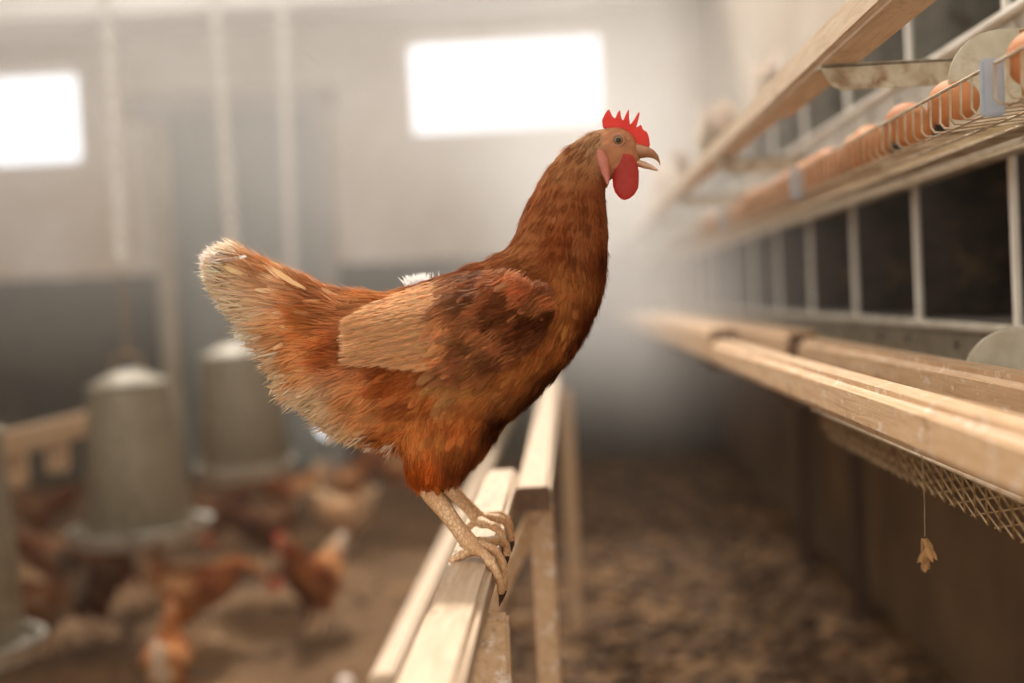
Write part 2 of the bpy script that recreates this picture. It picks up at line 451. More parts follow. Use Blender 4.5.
# egg trays: wire basket with lip, sloping bottom
def make_tray(label, tier, y0, L, mesh_style):
    z0 = CZ + .153 + (tier - 1) * LIFT
    r = empty('egg_tray', (0, y0, z0), label, 'egg tray', 'wire egg trays')
    xl = .388
    b = MB()
    b.tube([(xl, 0.01, .034), (xl, L - .01, .034)], .0018, 6)
    b.build('lip_wire', WIRE, r)
    b = MB(); n = int(L / .037)
    for k in range(n + 1):
        y = .01 + k * (L - .02) / n
        b.tube([(xl, y, .034), (xl - .001, y, .004), (xl + .003, y, -.0015), (xl + .01, y, -.002), (XN - .03, y, .010)], .0014, 5)
    b.build('wire_bars', WIRE, r)
    b = MB()
    for k in range(5):
        x = xl + .012 + k * .042
        b.tube([(x, .005, -.0035 + .06 * (x - xl)), (x, L - .005, -.0035 + .06 * (x - xl))], .0014, 6)
    b.build('long_wires', WIRE, r)
    b = MB(); b.box(xl + .075, xl + .105, .0, L, -.006, -.0045, .0005); b.box(xl + .165, xl + .185, 0, L, .0005, .002, .0005)
    b.build('tray_band', GALV_RUST, r)
    b = MB(); b.box(xl - .006, xl + .014, -.006, .004, -.010, .042, .002); b.build('end_clip', CLIP, r)
    return r
t1 = make_tray('wire egg tray full of brown eggs, nearest segment in focus', 1, 1.30, 1.06, 0)
SEGY = [.225, 1.30, 2.375, 3.45, 4.525, 5.60, 6.675]
SEGL = ['wire egg tray cut by the right frame edge, nearest piece', None, 'blurred wire egg tray beyond the focused one', 'third blurred wire egg tray along the upper nests',
        'fourth hazy wire egg tray along the upper nests', 'fifth hazy wire egg tray along the upper nests', 'farthest wire egg tray fading into the haze']
for y, lb in zip(SEGY, SEGL):
    if lb is None: continue
    o = copy_tree(t1); o.location.y = y; tag(o, lb)
# long strip under the tray at nest top
tag(MB().box(XN - .03, XN - .001, 1.3, 8.9, CZ + .150, CZ + .153, .0008).build('tray_bearer', GALV_RUST), 'rusty flat bearer strip under the upper egg trays', 'strip')

# eggs
def egg_mesh(name, m):
    prof = []
    for i in range(19):
        a = math.pi * i / 18
        prof.append((.0222 * math.sin(a) * (1 + .12 * math.cos(a)), -.0285 * math.cos(a)))
    b = MB(); b.lathe(prof, 28)
    bmesh.ops.remove_doubles(b.bm, verts=b.bm.verts, dist=1e-5)
    o = b.build(name, m)
    return o
egg0 = egg_mesh('egg', EGGM)
eggs = [(1.516, .418, 'large brown egg behind the grey tray clip, fully in focus'), (1.708, .418, 'brown egg in focus, second beyond the grey clip'),
        (1.925, .418, 'brown egg in the middle of the focused tray, third beyond the clip'), (2.03, .426, 'brown egg just beyond the middle of the focused tray'),
        (2.13, .452, 'darker brown egg set back in the far half of the tray'), (2.22, .418, 'brown egg near the far end of the focused tray'), (2.32, .424, 'last brown egg at the far end of the focused tray'),
        (1.235, .418, 'large brown egg cut by the right frame edge')]
for k in range(12):
    eggs.append((2.44 + k * .075 + rng.uniform(-.006, .006), .420 + rng.uniform(0, .02), '%s blurred brown egg in the tray beyond the focused one' % ORD[k]))
for k in range(6):
    eggs.append((3.55 + k * .11, .424 + rng.uniform(0, .02), '%s hazy brown egg in the third wire tray' % ORD[k]))
first = True
for y, x, lb in eggs:
    o = egg0 if first else egg0.copy()
    if not first: COL.objects.link(o)
    first = False
    o.location = (x, y, CZ + .1555 + .0262 + .06 * (x - .388))
    o.rotation_euler = (math.radians(90 + rng.uniform(-12, 12)), 0, math.radians(rng.uniform(-40, 40)))
    s = rng.uniform(1.14, 1.22); o.scale = (s, s, s)
    tag(o, lb, 'egg', 'brown eggs in the upper wire trays')
e2 = egg_mesh('egg', EGGP); e2.location = P(346, 686, 3.72); e2.location.z = .024; e2.rotation_euler = (math.pi / 2 * .9, 0, .6)
tag(e2, 'pale egg lying on the litter at the bottom frame edge', 'egg')

# galvanized end plates with rounded corner
PLATEM = mat_metal('stained_plate', (206, 198, 176), (186, 176, 150), (158, 132, 96), .5, .15, 10, .6, .75)
def plate(px0, Y, ztop, lb, xin=XN):
    x0 = px0; R = .055
    pts = [(xin, Y, ztop), (xin, Y, ztop - .10), (x0, Y, ztop - .10), (x0, Y, ztop - R)]
    for k in range(1, 9):
        a = math.pi - k * math.pi / 2 / 8
        pts.append((x0 + R + R * math.cos(a), Y, ztop - R + R * math.sin(a)))
    b = MB(); b.prism(pts, (0, .003, 0)); o = b.build('divider_plate', PLATEM)
    MB().box(x0 + .075, x0 + .088, Y - .0015, Y, ztop - .10, ztop - .002).build('rust_streak', mat_plain('rust_streak', (150, 104, 62), (176, 132, 88), .8, 40), o)
    return tag(o, lb, 'plate')
plate(P(948, 80, 1.5).x, 1.5, P(1000, 29, 1.5).z, 'round-cornered galvanized plate with rust streak above the brown eggs')
plate(P(962, 345, 1.62).x, 1.62, P(985, 331, 1.62).z, 'round-cornered metal plate behind the lower perch rails')

# bracket arms under the upper perch
def bracket(y, lb, ln=1.0):
    z = CZ + .2495
    b = MB()
    b.prism([(.304, 0, -.006), (.314, 0, -.024), (.326, 0, -.030), (XN - .022, 0, -.030), (XN - .022, 0, 0), (.302, 0, 0)], (0, .003, 0), bev=.0006)
    b.box(.302, XN - .022, 0, .03, -.004, -.001, .0005)
    o = b.build('perch_bracket', GALV_RUST, None, (0, y, z)); return tag(o, lb, 'bracket', 'steel brackets under the upper perch')
bracket(1.64, 'rusty steel bracket under the upper perch board, nearest and sharpest')
for k, y in enumerate((2.75, 3.75, 4.75, 5.75)): bracket(y, '%s blurred steel bracket under the upper perch' % ORD[k + 1])

# perch rails
def rail(name, x0, x1, y0, y1, z0, z1, lb, m=WOOD, grp=None, bev=.008, cat='perch rail'):
    b = MB(); b.box(0, x1 - x0, 0, y1 - y0, z0 - z1, 0, bev, 3)
    o = b.build(name, m, None, (x0, y0, z1)); return tag(o, lb, cat, grp)
g = 'perch rails in front of the lower nests'
rail('perch_rail', .285, .333, .45, 2.88, CZ - .149, CZ - .101, 'long pale perch rail nearest the aisle, in front of the lower nests', WOOD_WARM, g, .010)
rail('perch_rail', .400, .448, .45, 2.50, CZ - .135, CZ - .092, 'inner perch rail closer to the lower nest openings', WOOD_WARM, g, .010)
seg2 = rail('perch_rail', .287, .352, 2.92, 6.0, CZ - .149, CZ - .080, 'blurred outer perch rail continuing toward the haze', WOOD_WARM, g, .010)
seg3 = rail('perch_rail', .385, .452, 2.54, 6.0, CZ - .135, CZ - .082, 'blurred wide inner perch rail behind the gap', WOOD_WARM, g, .010)
rail('perch_rail', .30, .345, 6.05, 8.6, CZ - .145, CZ - .092, 'far perch rail fading out at the end of the lower tier', WOOD_WARM, g, .010)
for _o, _w, _h in ((seg2, .065, .069), (seg3, .067, .053)):
    b = MB(); b.box(.008, _w - .008, -.0012, .0006, -_h + .008, -.006, .0); b.build('sawn_end', WOOD_END, _o)
# perch supports under lower rails
def arm(y, lb):
    b = MB(); b.prism([(.30, 0, 0), (.335, 0, -.035), (XN - .01, 0, -.035), (XN - .01, 0, 0)], (0, .022, 0), bev=.001)
    o = b.build('perch_support', WOOD_DARK, None, (0, y, CZ - .1502)); return tag(o, lb, 'bracket', 'wooden supports under the lower perch')
for k, y in enumerate((2.20, 3.3, 4.4, 5.5, 6.6, 7.7)): arm(y, '%s wooden support arm under the lower perch rails' % ('nearest', 'second', 'third', 'fourth', 'fifth', 'farthest')[k])
g = 'perch boards below the upper nests'
rail('perch_board', .298, .352, .55, 2.14, CZ + .250, CZ + .291, 'thick wooden perch board above the eggs, brown underside in view', WOOD_UP, g, .006, 'perch board')
rail('perch_board', .302, .345, 2.15, 5.0, CZ + .254, CZ + .291, 'sunlit blurred perch board continuing the one above the eggs', WOOD_UP, g, .006, 'perch board')
rail('perch_board', .302, .345, 5.02, 8.4, CZ + .254, CZ + .291, 'far end of the upper perch board fading into haze', WOOD_UP, g, .006, 'perch board')

# lower diamond mesh tray with bright lip wire
def lower_tray():
    zl = CZ - .194; x = .383
    r = empty('mesh_tray', (x, .9, zl), 'diamond wire mesh tray hanging under the lower perch rails', 'egg tray')
    L = 1.35
    MB().tube([(0, 0.33, 0), (0, L, 0)], .0024, 8).build('lip_wire', WIRE, r)
    b = MB(); n = 34; s = L / n; rows = [0, -.017, -.034, -.048]
    for k in range(n):
        for q in range(3):
            y0 = (k + (q % 2) * .5) * s
            xa = .0 + q * .006
            b.tube([(xa, y0, rows[q]), (xa + .006, y0 + s * .5, rows[q + 1])], .0011, 5)
            b.tube([(xa, y0, rows[q]), (xa + .006, y0 - s * .5, rows[q + 1])], .0011, 5)
    for k in range(0, n, 2):
        y0 = k * s
        b.tube([(.018, y0, -.048), (.19, y0, -.03)], .0011, 5)
    b.build('wire_mesh', WIRE_D, r)
    return r
lower_tray()
# dangling feather under the tray
def dangling():
    p = P(925, 538, 1.5)
    r = empty('dangling_feather', p, 'small tan feather dangling on a thread below the mesh tray', 'feather')
    MB().tube([(0, 0, .09), (0.001, 0, .04), (0, 0, .002)], .0006, 5).build('thread', WIRE_D, r)
    n_ = 34; p_ = np.stack([rng.normal(0, .0012, n_), rng.normal(0, .0012, n_), -.024 * rng.random(n_) ** 1.3], 1)
    d_ = np.stack([rng.normal(0, .28, n_), rng.normal(0, .28, n_), -np.ones(n_)], 1)
    v_ = feather_mesh('vane', p_, d_, np.tile([0.0, -1, 0], (n_, 1)), rng.uniform(.010, .020, n_), .0024, .2, .25, np.array(lin((206, 160, 108)))[None] * rng.uniform(.6, 1.1, (n_, 1)), FAR_FEATHER, 5, r)

# ------------------------------------------------------------------ the roost in the middle
ZR = CZ - .25
g = 'laths of the roost'
rail('perch_rail', -.127, -.081, .55, 2.10, ZR - .032, ZR, 'pale wooden perch rail gripped by the standing hen', WOOD, g, .006)
beam = rail('perch_rail', -.078, -.031, 1.88, 4.6, ZR - .032, ZR, 'sunlit perch rail with dark sawn end, beyond the hen', WOOD, g, .006)
b = MB(); b.box(.001, .046, -.0012, .0006, -.0315, -.0005, .0); b.build('sawn_end', WOOD_END, beam)
_x = P(379, 678, 2.4)
rail('perch_rail', _x.x - .02, _x.x + .026, 2.42, 8.0, _x.z - .03, _x.z, 'low perch rail on the lower left of the roost', WOOD, g, .006)
def post(x, y, z1, w_, d_, lb, m=WOOD_WARM):
    b = MB(); b.box(-w_ / 2, w_ / 2, -d_ / 2, d_ / 2, 0, z1, .003); return tag(b.build('roost_post', m, None, (x, y, 0)), lb, 'post', 'upright posts of the roost')
post(P(491, 660, 1.27).x, 1.27, ZR - .033, .036, .03, 'tan post under the perch rail the hen stands on')
post(P(546, 600, 1.96).x, 1.96, ZR - .033, .032, .04, 'tall tan post below the dark sawn rail end')
post(P(571, 500, 4.3).x + 0.0, 4.3, ZR - .033, .034, .04, 'blurred post farther along the roost')
post(_x.x, 3.4, _x.z - .031, .035, .035, 'short post under the low perch rail')
b = MB(); pa, pb = P(536, 512, 2.05), P(455, 690, 2.2)
b.tube([pa, pb], .016, 4); tag(b.build('roost_brace', WOOD_WARM), 'slanting brace between the roost post and the low rail', 'brace')

# left perch in the background
_a, _b = P(-60, 447, 3.9), P(88, 412, 4.9)
b = MB(); b.box(_b.x - .03, _b.x + .03, 3.4, 4.95, _b.z - .075, _b.z, .006); _o = b.build('perch_rail', WOOD_WARM); _beam_l = _o.name; tag(_o, 'thick perch beam at the left frame edge behind the feeder', 'perch rail', 'perches at the left side')
for k_ in (.80, 1.15): MB().box(_b.x - .03, _b.x + .03, 3.4 + k_, 3.46 + k_, _b.z - .17, _b.z - .074, .004).build('hanging_block', WOOD_WARM, bpy.data.objects[_beam_l])
for y, lb in ((3.6, 'stubby post carrying the left perch beam'),):
    bb = MB(); bb.box(-.03, .03, -.03, .03, 0, _b.z - .076, .003); tag(bb.build('roost_post', WOOD_WARM, None, (_b.x, y, 0)), lb, 'post', 'posts of the left perch')

# ------------------------------------------------------------------ hanging feeders
def chain_mesh(L, link_l=.034, r=.0042):
    b = MB(); n = int(L / (link_l * .72))
    for k in range(n):
        z = k * link_l * .72; pts = []
        for q in range(9):
            a = 2 * math.pi * q / 8
            u, v = math.cos(a) * link_l * .36, math.sin(a) * link_l * .5 + link_l * .5
            pts.append((u, 0, z + v) if k % 2 else (0, u, z + v))
        b.tube(pts, r, 5, cap=False)
    return b
def make_feeder(x, y, ztop, H, rt, rb, rp, lb, tilt=0.0, dark=False, chainx=None):
    """ztop = top of the lid"""
    r = empty('hanging_feeder', (x, y, ztop - H), lb, 'feeder', 'hanging poultry feeders')
    r.rotation_euler = (0, tilt, 0)
    lid_h = .048
    MB().lathe([(0, H), (.03, H - .002), (rt * .6, H - lid_h * .42), (rt * 1.0, H - lid_h * .9), (rt * 1.03, H - lid_h), (rt * 1.0, H - lid_h - .012), (rt * .96, H - lid_h - .012)], 44).build('lid', GALV_DULL, r)
    MB().lathe([(rt, H - lid_h - .005), (rt * 1.005, H - lid_h - .03), (rt + (rb - rt) * .5, H * .5), (rb, .055), (rb * .98, .05), (rb * .97, .06)], 44).build('hopper', FEED, r)
    MB().lathe([(0, .0), (rp * .82, .0), (rp * .97, .012), (rp, .045), (rp + .008, .052), (rp + .006, .06), (rp - .006, .056), (rp - .01, .03), (rp * .8, .014), (0, .012)], 48).build('pan', GALV, r)
    hb = MB(); hb.tube([(-.05, 0, H - .02), (-.045, 0, H + .03), (0, 0, H + .055), (.045, 0, H + .03), (.05, 0, H - .02)], .005, 6); hb.build('bail_handle', WIRE_D, r)
    return r
f1 = make_feeder(-1.333, 4.3, P(126, 369, 4.3).z, .535, .124, .166, .212, 'galvanized hanging feeder in the middle left, hens beneath it', math.radians(-1.6))
f2 = make_feeder(-1.195, 5.15, P(235, 342, 5.15).z, .50, .138, .165, .175, 'farther galvanized hanging feeder behind the hen tail', math.radians(-1))
f0 = make_feeder(-1.500, 3.3, P(-45, 412, 3.3).z, .60, .15, .175, .215, 'hanging feeder cut by the left frame edge', 0)
for (fx, fy, z0, tx, lb, nm) in ((-1.347, 4.3, P(126, 369, 4.3).z + .055, 103, 'pale link chain holding the middle left feeder', 0), (-1.195, 5.15, P(235, 342, 5.15).z + .055, 211, 'pale link chain holding the farther feeder', 1)):
    top = P(tx, -40, fy)
    L = (top - Vector((fx, fy, z0))).length
    thin = .26 if nm == 0 else .12
    ang = math.atan2(top.x - fx, top.z - z0)
    o = empty('hanging_chain', (fx, fy, z0), lb, 'chain', 'chains holding the feeders'); o.rotation_euler = (0, ang, 0)
    MB().tube([(0, 0, -.004), (0, 0, thin)], .004, 6).build('hook_wire', WIRE_D, o)
    c = chain_mesh(L - thin, .05, .0062 if nm == 0 else .0066).build('links', ROPE, o); c.location = (0, 0, thin)
p0, p1 = P(290, 262, 7.0), P(279, -30, 7.0)
ang = math.atan2(p1.x - p0.x, p1.z - p0.z)
o = chain_mesh(p1.z - p0.z + .4, .05, .008).build('hanging_chain', ROPE); o.location = p0 - Vector((0, 0, .4)); o.rotation_euler = (0, ang, 0)
tag(o, 'faint far chain hanging in front of the grey door', 'chain')
# ------------------------------------------------------------------ hens
# Hen shapes are kept in "profile" units: x forward, z up, in metres, y across.
HY = 1.42                                    # depth of the standing hen
HX0, HZ0 = -.104, ZR                         # its feet: rail centre, rail top
def prof(px, py):
    p = P(px, py, HY); return (p.x - HX0, p.z - HZ0)

UP = [  # top (px,py), bottom (px,py), half width: the upright hen, tail to beak root
    ((231, 247), (219, 272), .006), ((247, 252), (236, 304), .011), ((272, 264), (256, 334), .018), ((300, 276), (278, 362), .028),
    ((330, 288), (300, 392), .042), ((360, 293), (330, 420), .056), ((395, 291), (366, 440), .070), ((430, 281), (412, 450), .079),
    ((465, 268), (462, 446), .083), ((495, 256), (505, 424), .080), ((511, 244), (545, 388), .070), ((518, 226), (580, 346), .057),
    ((525, 208), (601, 300), .045), ((534, 190), (607, 262), .036), ((543, 175), (608, 230), .030), ((553, 161), (606, 204), .026),
    ((567, 147), (605, 188), .0225), ((583, 136), (610, 180), .0200), ((600, 129), (622, 176), .0185), ((617, 126.5), (632, 172), .0165),
    ((629, 131), (639, 167), .0125), ((636, 140), (641, 163), .0085)]
def stations(px): return [(np.array(prof(*a)), np.array(prof(*b)), w_) for a, b, w_ in px]

def loft(bm, st, n=28, sub=4, y0=0.0):
    T = np.array([s[0] for s in st]); B = np.array([s[1] for s in st]); W = np.array([s[2] for s in st])
    def cr(A):
        out = []
        for i in range(len(A) - 1):
            p0 = A[max(i - 1, 0)]; p1 = A[i]; p2 = A[i + 1]; p3 = A[min(i + 2, len(A) - 1)]
            for k in range(sub):
                t = k / sub
                out.append(.5 * ((2 * p1) + (-p0 + p2) * t + (2 * p0 - 5 * p1 + 4 * p2 - p3) * t * t + (-p0 + 3 * p1 - 3 * p2 + p3) * t ** 3))
        out.append(A[-1]); return np.array(out)
    T, B, W = cr(T), cr(B), cr(W)
    rings = []
    for a, b, w_ in zip(T, B, W):
        c = (a + b) / 2; h = (a - b) / 2; ring = []
        for k in range(n):
            th = 2 * math.pi * k / n; co, si = math.cos(th), math.sin(th)
            yy = w_ * math.copysign(abs(si) ** .9, si)
            ring.append(bm.verts.new((c[0] + h[0] * co, y0 + yy, c[1] + h[1] * co)))
        rings.append(ring)
    for a, b in zip(rings, rings[1:]):
        for k in range(n): bm.faces.new((a[k], a[(k + 1) % n], b[(k + 1) % n], b[k]))
    bm.faces.new(rings[0][::-1]); bm.faces.new(rings[-1])

# direction the feathers run, in profile px coordinates
FLOW = [((600, 150), (-.5, .85)), ((575, 160), (-.6, .8)), ((560, 190), (-.4, .92)), ((590, 210), (-.15, 1)), ((545, 220), (-.45, .9)), ((590, 260), (-.15, 1)), ((530, 250), (-.7, .7)),
        ((595, 310), (-.45, .9)), ((570, 350), (-.75, .65)), ((535, 395), (-.85, .45)), ((500, 425), (-.8, .5)), ((480, 280), (-.95, .3)), ((520, 310), (-.85, .5)), ((430, 300), (-1, .12)), ((380, 305), (-1, .0)),
        ((340, 300), (-.95, -.25)), ((300, 290), (-.92, -.38)), ((260, 275), (-.92, -.38)), ((225, 262), (-.9, -.3)), ((235, 295), (-1, -.05)), ((270, 330), (-.95, .15)), ((300, 370), (-.85, .45)),
        ((340, 400), (-.9, .45)), ((340, 350), (-1, .05)), ((370, 435), (-.85, .5)), ((400, 400), (-.9, .4)), ((440, 420), (-.4, .9)), ((440, 460), (-.1, 1)), ((415, 470), (-.1, 1)), ((470, 440), (-.4, .9)), ((480, 380), (-.8, .5)), ((450, 350), (-.95, .3))]
FLP = np.array([prof(*a) for a, _ in FLOW]); FLV = np.array([(b[0], -b[1]) for _, b in FLOW])
def flow(xz):
    d2 = ((xz[:, None, :] - FLP[None]) ** 2).sum(-1) + 1e-5
    wt = d2 ** -1.6; v = (wt[:, :, None] * FLV[None]).sum(1)
    return v / np.linalg.norm(v, axis=1, keepdims=True)
# plumage colours by place on the body, darker along the lower breast edge (srgb)
HUES = [((600, 140), (176, 124, 84)), ((565, 165), (166, 104, 62)), ((545, 200), (158, 88, 48)), ((590, 210), (144, 76, 40)), ((560, 245), (140, 68, 32)), ((595, 260), (126, 62, 30)), ((525, 245), (158, 92, 50)),
        ((480, 275), (140, 74, 36)), ((430, 290), (150, 82, 42)), ((395, 300), (190, 122, 68)), ((520, 300), (122, 56, 26)), ((572, 285), (176, 104, 54)), ((578, 250), (150, 84, 46)), ((590, 320), (116, 54, 24)), ((552, 352), (184, 108, 54)), ((520, 372), (192, 116, 60)), ((543, 398), (96, 48, 22)), ((565, 372), (104, 52, 24)),
        ((566, 318), (186, 112, 58)), ((585, 345), (100, 48, 22)), ((490, 392), (196, 124, 66)), ((500, 430), (98, 48, 24)), ((470, 420), (190, 104, 48)), ((430, 398), (184, 100, 46)), ((400, 382), (172, 88, 38)), ((455, 385), (206, 138, 78)), ((415, 425), (196, 118, 58)), ((370, 400), (212, 142, 82)), ((350, 430), (236, 186, 134)), ((400, 440), (190, 106, 46)),
        ((330, 410), (240, 196, 146)), ((310, 370), (222, 156, 96)), ((340, 350), (168, 88, 40)), ((320, 320), (172, 98, 46)), ((285, 330), (224, 160, 104)), ((290, 285), (222, 172, 124)), ((255, 300), (238, 198, 154)), ((240, 275), (234, 188, 142)), ((255, 265), (214, 156, 104)),
        ((215, 265), (250, 228, 206)), ((235, 310), (246, 216, 186)), ((228, 285), (244, 206, 168)), ((262, 300), (238, 190, 142)), ((262, 330), (244, 210, 172)), ((290, 370), (238, 190, 138)), ((225, 250), (252, 232, 214)), ((310, 350), (206, 134, 76)), ((278, 278), (204, 138, 86)), ((312, 292), (176, 108, 62)), ((320, 395), (240, 198, 150)), ((430, 470), (178, 82, 26)), ((412, 475), (186, 88, 28)), ((460, 460), (150, 76, 34)), ((450, 430), (196, 112, 54))]
HUP = np.array([prof(*a) for a, _ in HUES]); HUC = np.array([lin(b) for _, b in HUES])
_k = np.interp(HUP[:, 0], [prof(380, 300)[0], prof(450, 300)[0]], [1.0, 0.0])[:, None]; HUC = HUC * (np.array([1.16, 1.42, 1.72]) * _k + np.array([.95, 1.10, 1.24]) * (1 - _k)); HUC = HUC / np.maximum(1, HUC.max(1, keepdims=True) / .88)
def hue(xz):
    d2 = ((xz[:, None, :] - HUP[None]) ** 2).sum(-1) + 2e-5
    wt = d2 ** -2.0
    return (wt[:, :, None] * HUC[None]).sum(1) / wt.sum(1, keepdims=True)

def feather_mesh(name, p, d, n, L, W, tilt, curl, col, mat, K=5, parent=None, rnd=None, sharp=1.0, side=0.0):
    """one mesh of many curved vanes; p,d,n (N,3)"""
    N = len(p)
    d = d / np.linalg.norm(d, axis=1, keepdims=True)
    n = n - d * (n * d).sum(1, keepdims=True); n /= np.linalg.norm(n, axis=1, keepdims=True) + 1e-9
    s = np.cross(d, n)
    L = np.broadcast_to(L, N)[:, None]; W = np.broadcast_to(W, N)[:, None]; tilt = np.broadcast_to(tilt, N)[:, None]; curl = np.broadcast_to(curl, N)[:, None]
    side = np.broadcast_to(side, N)[:, None]
    V = np.zeros((N, K, 3, 3)); U = np.zeros((N, K, 3, 2))
    ts = np.linspace(0, 1, K)
    wp = np.interp(ts, [0, .15, .45, .75, .92, 1], [.35, .8, 1, .9, .6, .22 * sharp])
    for k, t in enumerate(ts):
        c = p + d * L * t + n * L * (np.sin(tilt) * t - curl * t * t) + s * L * side * t * t
        for j, q in enumerate((-1, 0, 1)):
            V[:, k, j] = c + s * W * wp[k] * q - n * W * (.28 if q else 0) * wp[k]
            U[:, k, j] = ((q + 1) / 2, t)
    idx = np.arange(N * K * 3).reshape(N, K, 3)
    Fq = np.stack([idx[:, :-1, :-1], idx[:, :-1, 1:], idx[:, 1:, 1:], idx[:, 1:, :-1]], -1).reshape(-1, 4)
    me = bpy.data.meshes.new(name)
    me.vertices.add(N * K * 3); me.vertices.foreach_set('co', V.reshape(-1))
    me.loops.add(len(Fq) * 4); me.loops.foreach_set('vertex_index', Fq.reshape(-1))
    me.polygons.add(len(Fq)); me.polygons.foreach_set('loop_start', np.arange(len(Fq)) * 4)
    me.polygons.foreach_set('use_smooth', np.ones(len(Fq), bool))
    me.update(calc_edges=True)
    uvl = me.uv_layers.new(name='uv'); uvl.data.foreach_set('uv', U.reshape(-1, 2)[Fq.reshape(-1)].reshape(-1))
    if rnd is None: rnd = rng.random(N)
    col = col / np.maximum(1, col.max(1, keepdims=True) / .92)
    c4_ = np.concatenate([np.clip(col, 0, 1), rnd[:, None]], 1)
    ca = me.color_attributes.new('fcol', 'FLOAT_COLOR', 'POINT')
    ca.data.foreach_set('color', np.repeat(c4_, K * 3, axis=0).reshape(-1))
    me.validate()
    return link(name, me, mat, parent)

def remeshed(bm, name, voxel, smooth):
    me = bpy.data.meshes.new('tmp'); bm.to_mesh(me); bm.free()
    o = bpy.data.objects.new('tmp', me); COL.objects.link(o)
    m = o.modifiers.new('r', 'REMESH'); m.mode = 'VOXEL'; m.voxel_size = voxel; m.use_smooth_shade = True
    m = o.modifiers.new('s', 'SMOOTH'); m.factor = .6; m.iterations = smooth
    dg = bpy.context.evaluated_depsgraph_get()
    out = bpy.data.meshes.new_from_object(o.evaluated_get(dg)); out.name = name
    bpy.data.objects.remove(o); bpy.data.meshes.remove(me)
    out.shade_smooth()
    return out

def mesh_arrays(me):
    nv = len(me.vertices); v = np.zeros(nv * 3); me.vertices.foreach_get('co', v); v = v.reshape(-1, 3)
    nn = np.zeros(nv * 3); me.vertices.foreach_get('normal', nn); nn = nn.reshape(-1, 3)
    me.calc_loop_triangles(); t = np.zeros(len(me.loop_triangles) * 3, int); me.loop_triangles.foreach_get('vertices', t)
    return v, nn, t.reshape(-1, 3)
def sample(v, nn, t, N):
    a, b, c = v[t[:, 0]], v[t[:, 1]], v[t[:, 2]]
    ar = np.linalg.norm(np.cross(b - a, c - a), axis=1)
    k = rng.choice(len(t), N, p=ar / ar.sum()); r1 = np.sqrt(rng.random(N)); r2 = rng.random(N)
    wts = np.stack([1 - r1, r1 * (1 - r2), r1 * r2], 1)
    p = (v[t[k]] * wts[:, :, None]).sum(1); n = (nn[t[k]] * wts[:, :, None]).sum(1)
    return p, n / (np.linalg.norm(n, axis=1, keepdims=True) + 1e-9)
def in_poly(pt, poly):
    x, z = pt[:, 0], pt[:, 1]; ins = np.zeros(len(pt), bool); j = len(poly) - 1
    for i in range(len(poly)):
        xi, zi = poly[i]; xj, zj = poly[j]
        ins ^= ((zi > z) != (zj > z)) & (x < (xj - xi) * (z - zi) / (zj - zi + 1e-12) + xi); j = i
    return ins
def mottle(p, col, amp=.30):
    q = p * 1.0; n_ = np.array([mnoise.noise(Vector((a[0] * 42, a[1] * 30, a[2] * 42))) + .6 * mnoise.noise(Vector((a[0] * 95 + 5, a[1] * 70, a[2] * 95))) for a in q])
    return col * np.exp(n_ * amp)[:, None] * np.stack([np.ones(len(n_)), 1 + n_ * .10, 1 + n_ * .14], 1)
def jitter(col, a, hue_a=.035):
    f = np.exp(rng.normal(0, a, (len(col), 1))); g_ = np.exp(rng.normal(0, hue_a, col.shape))
    return col * f * g_

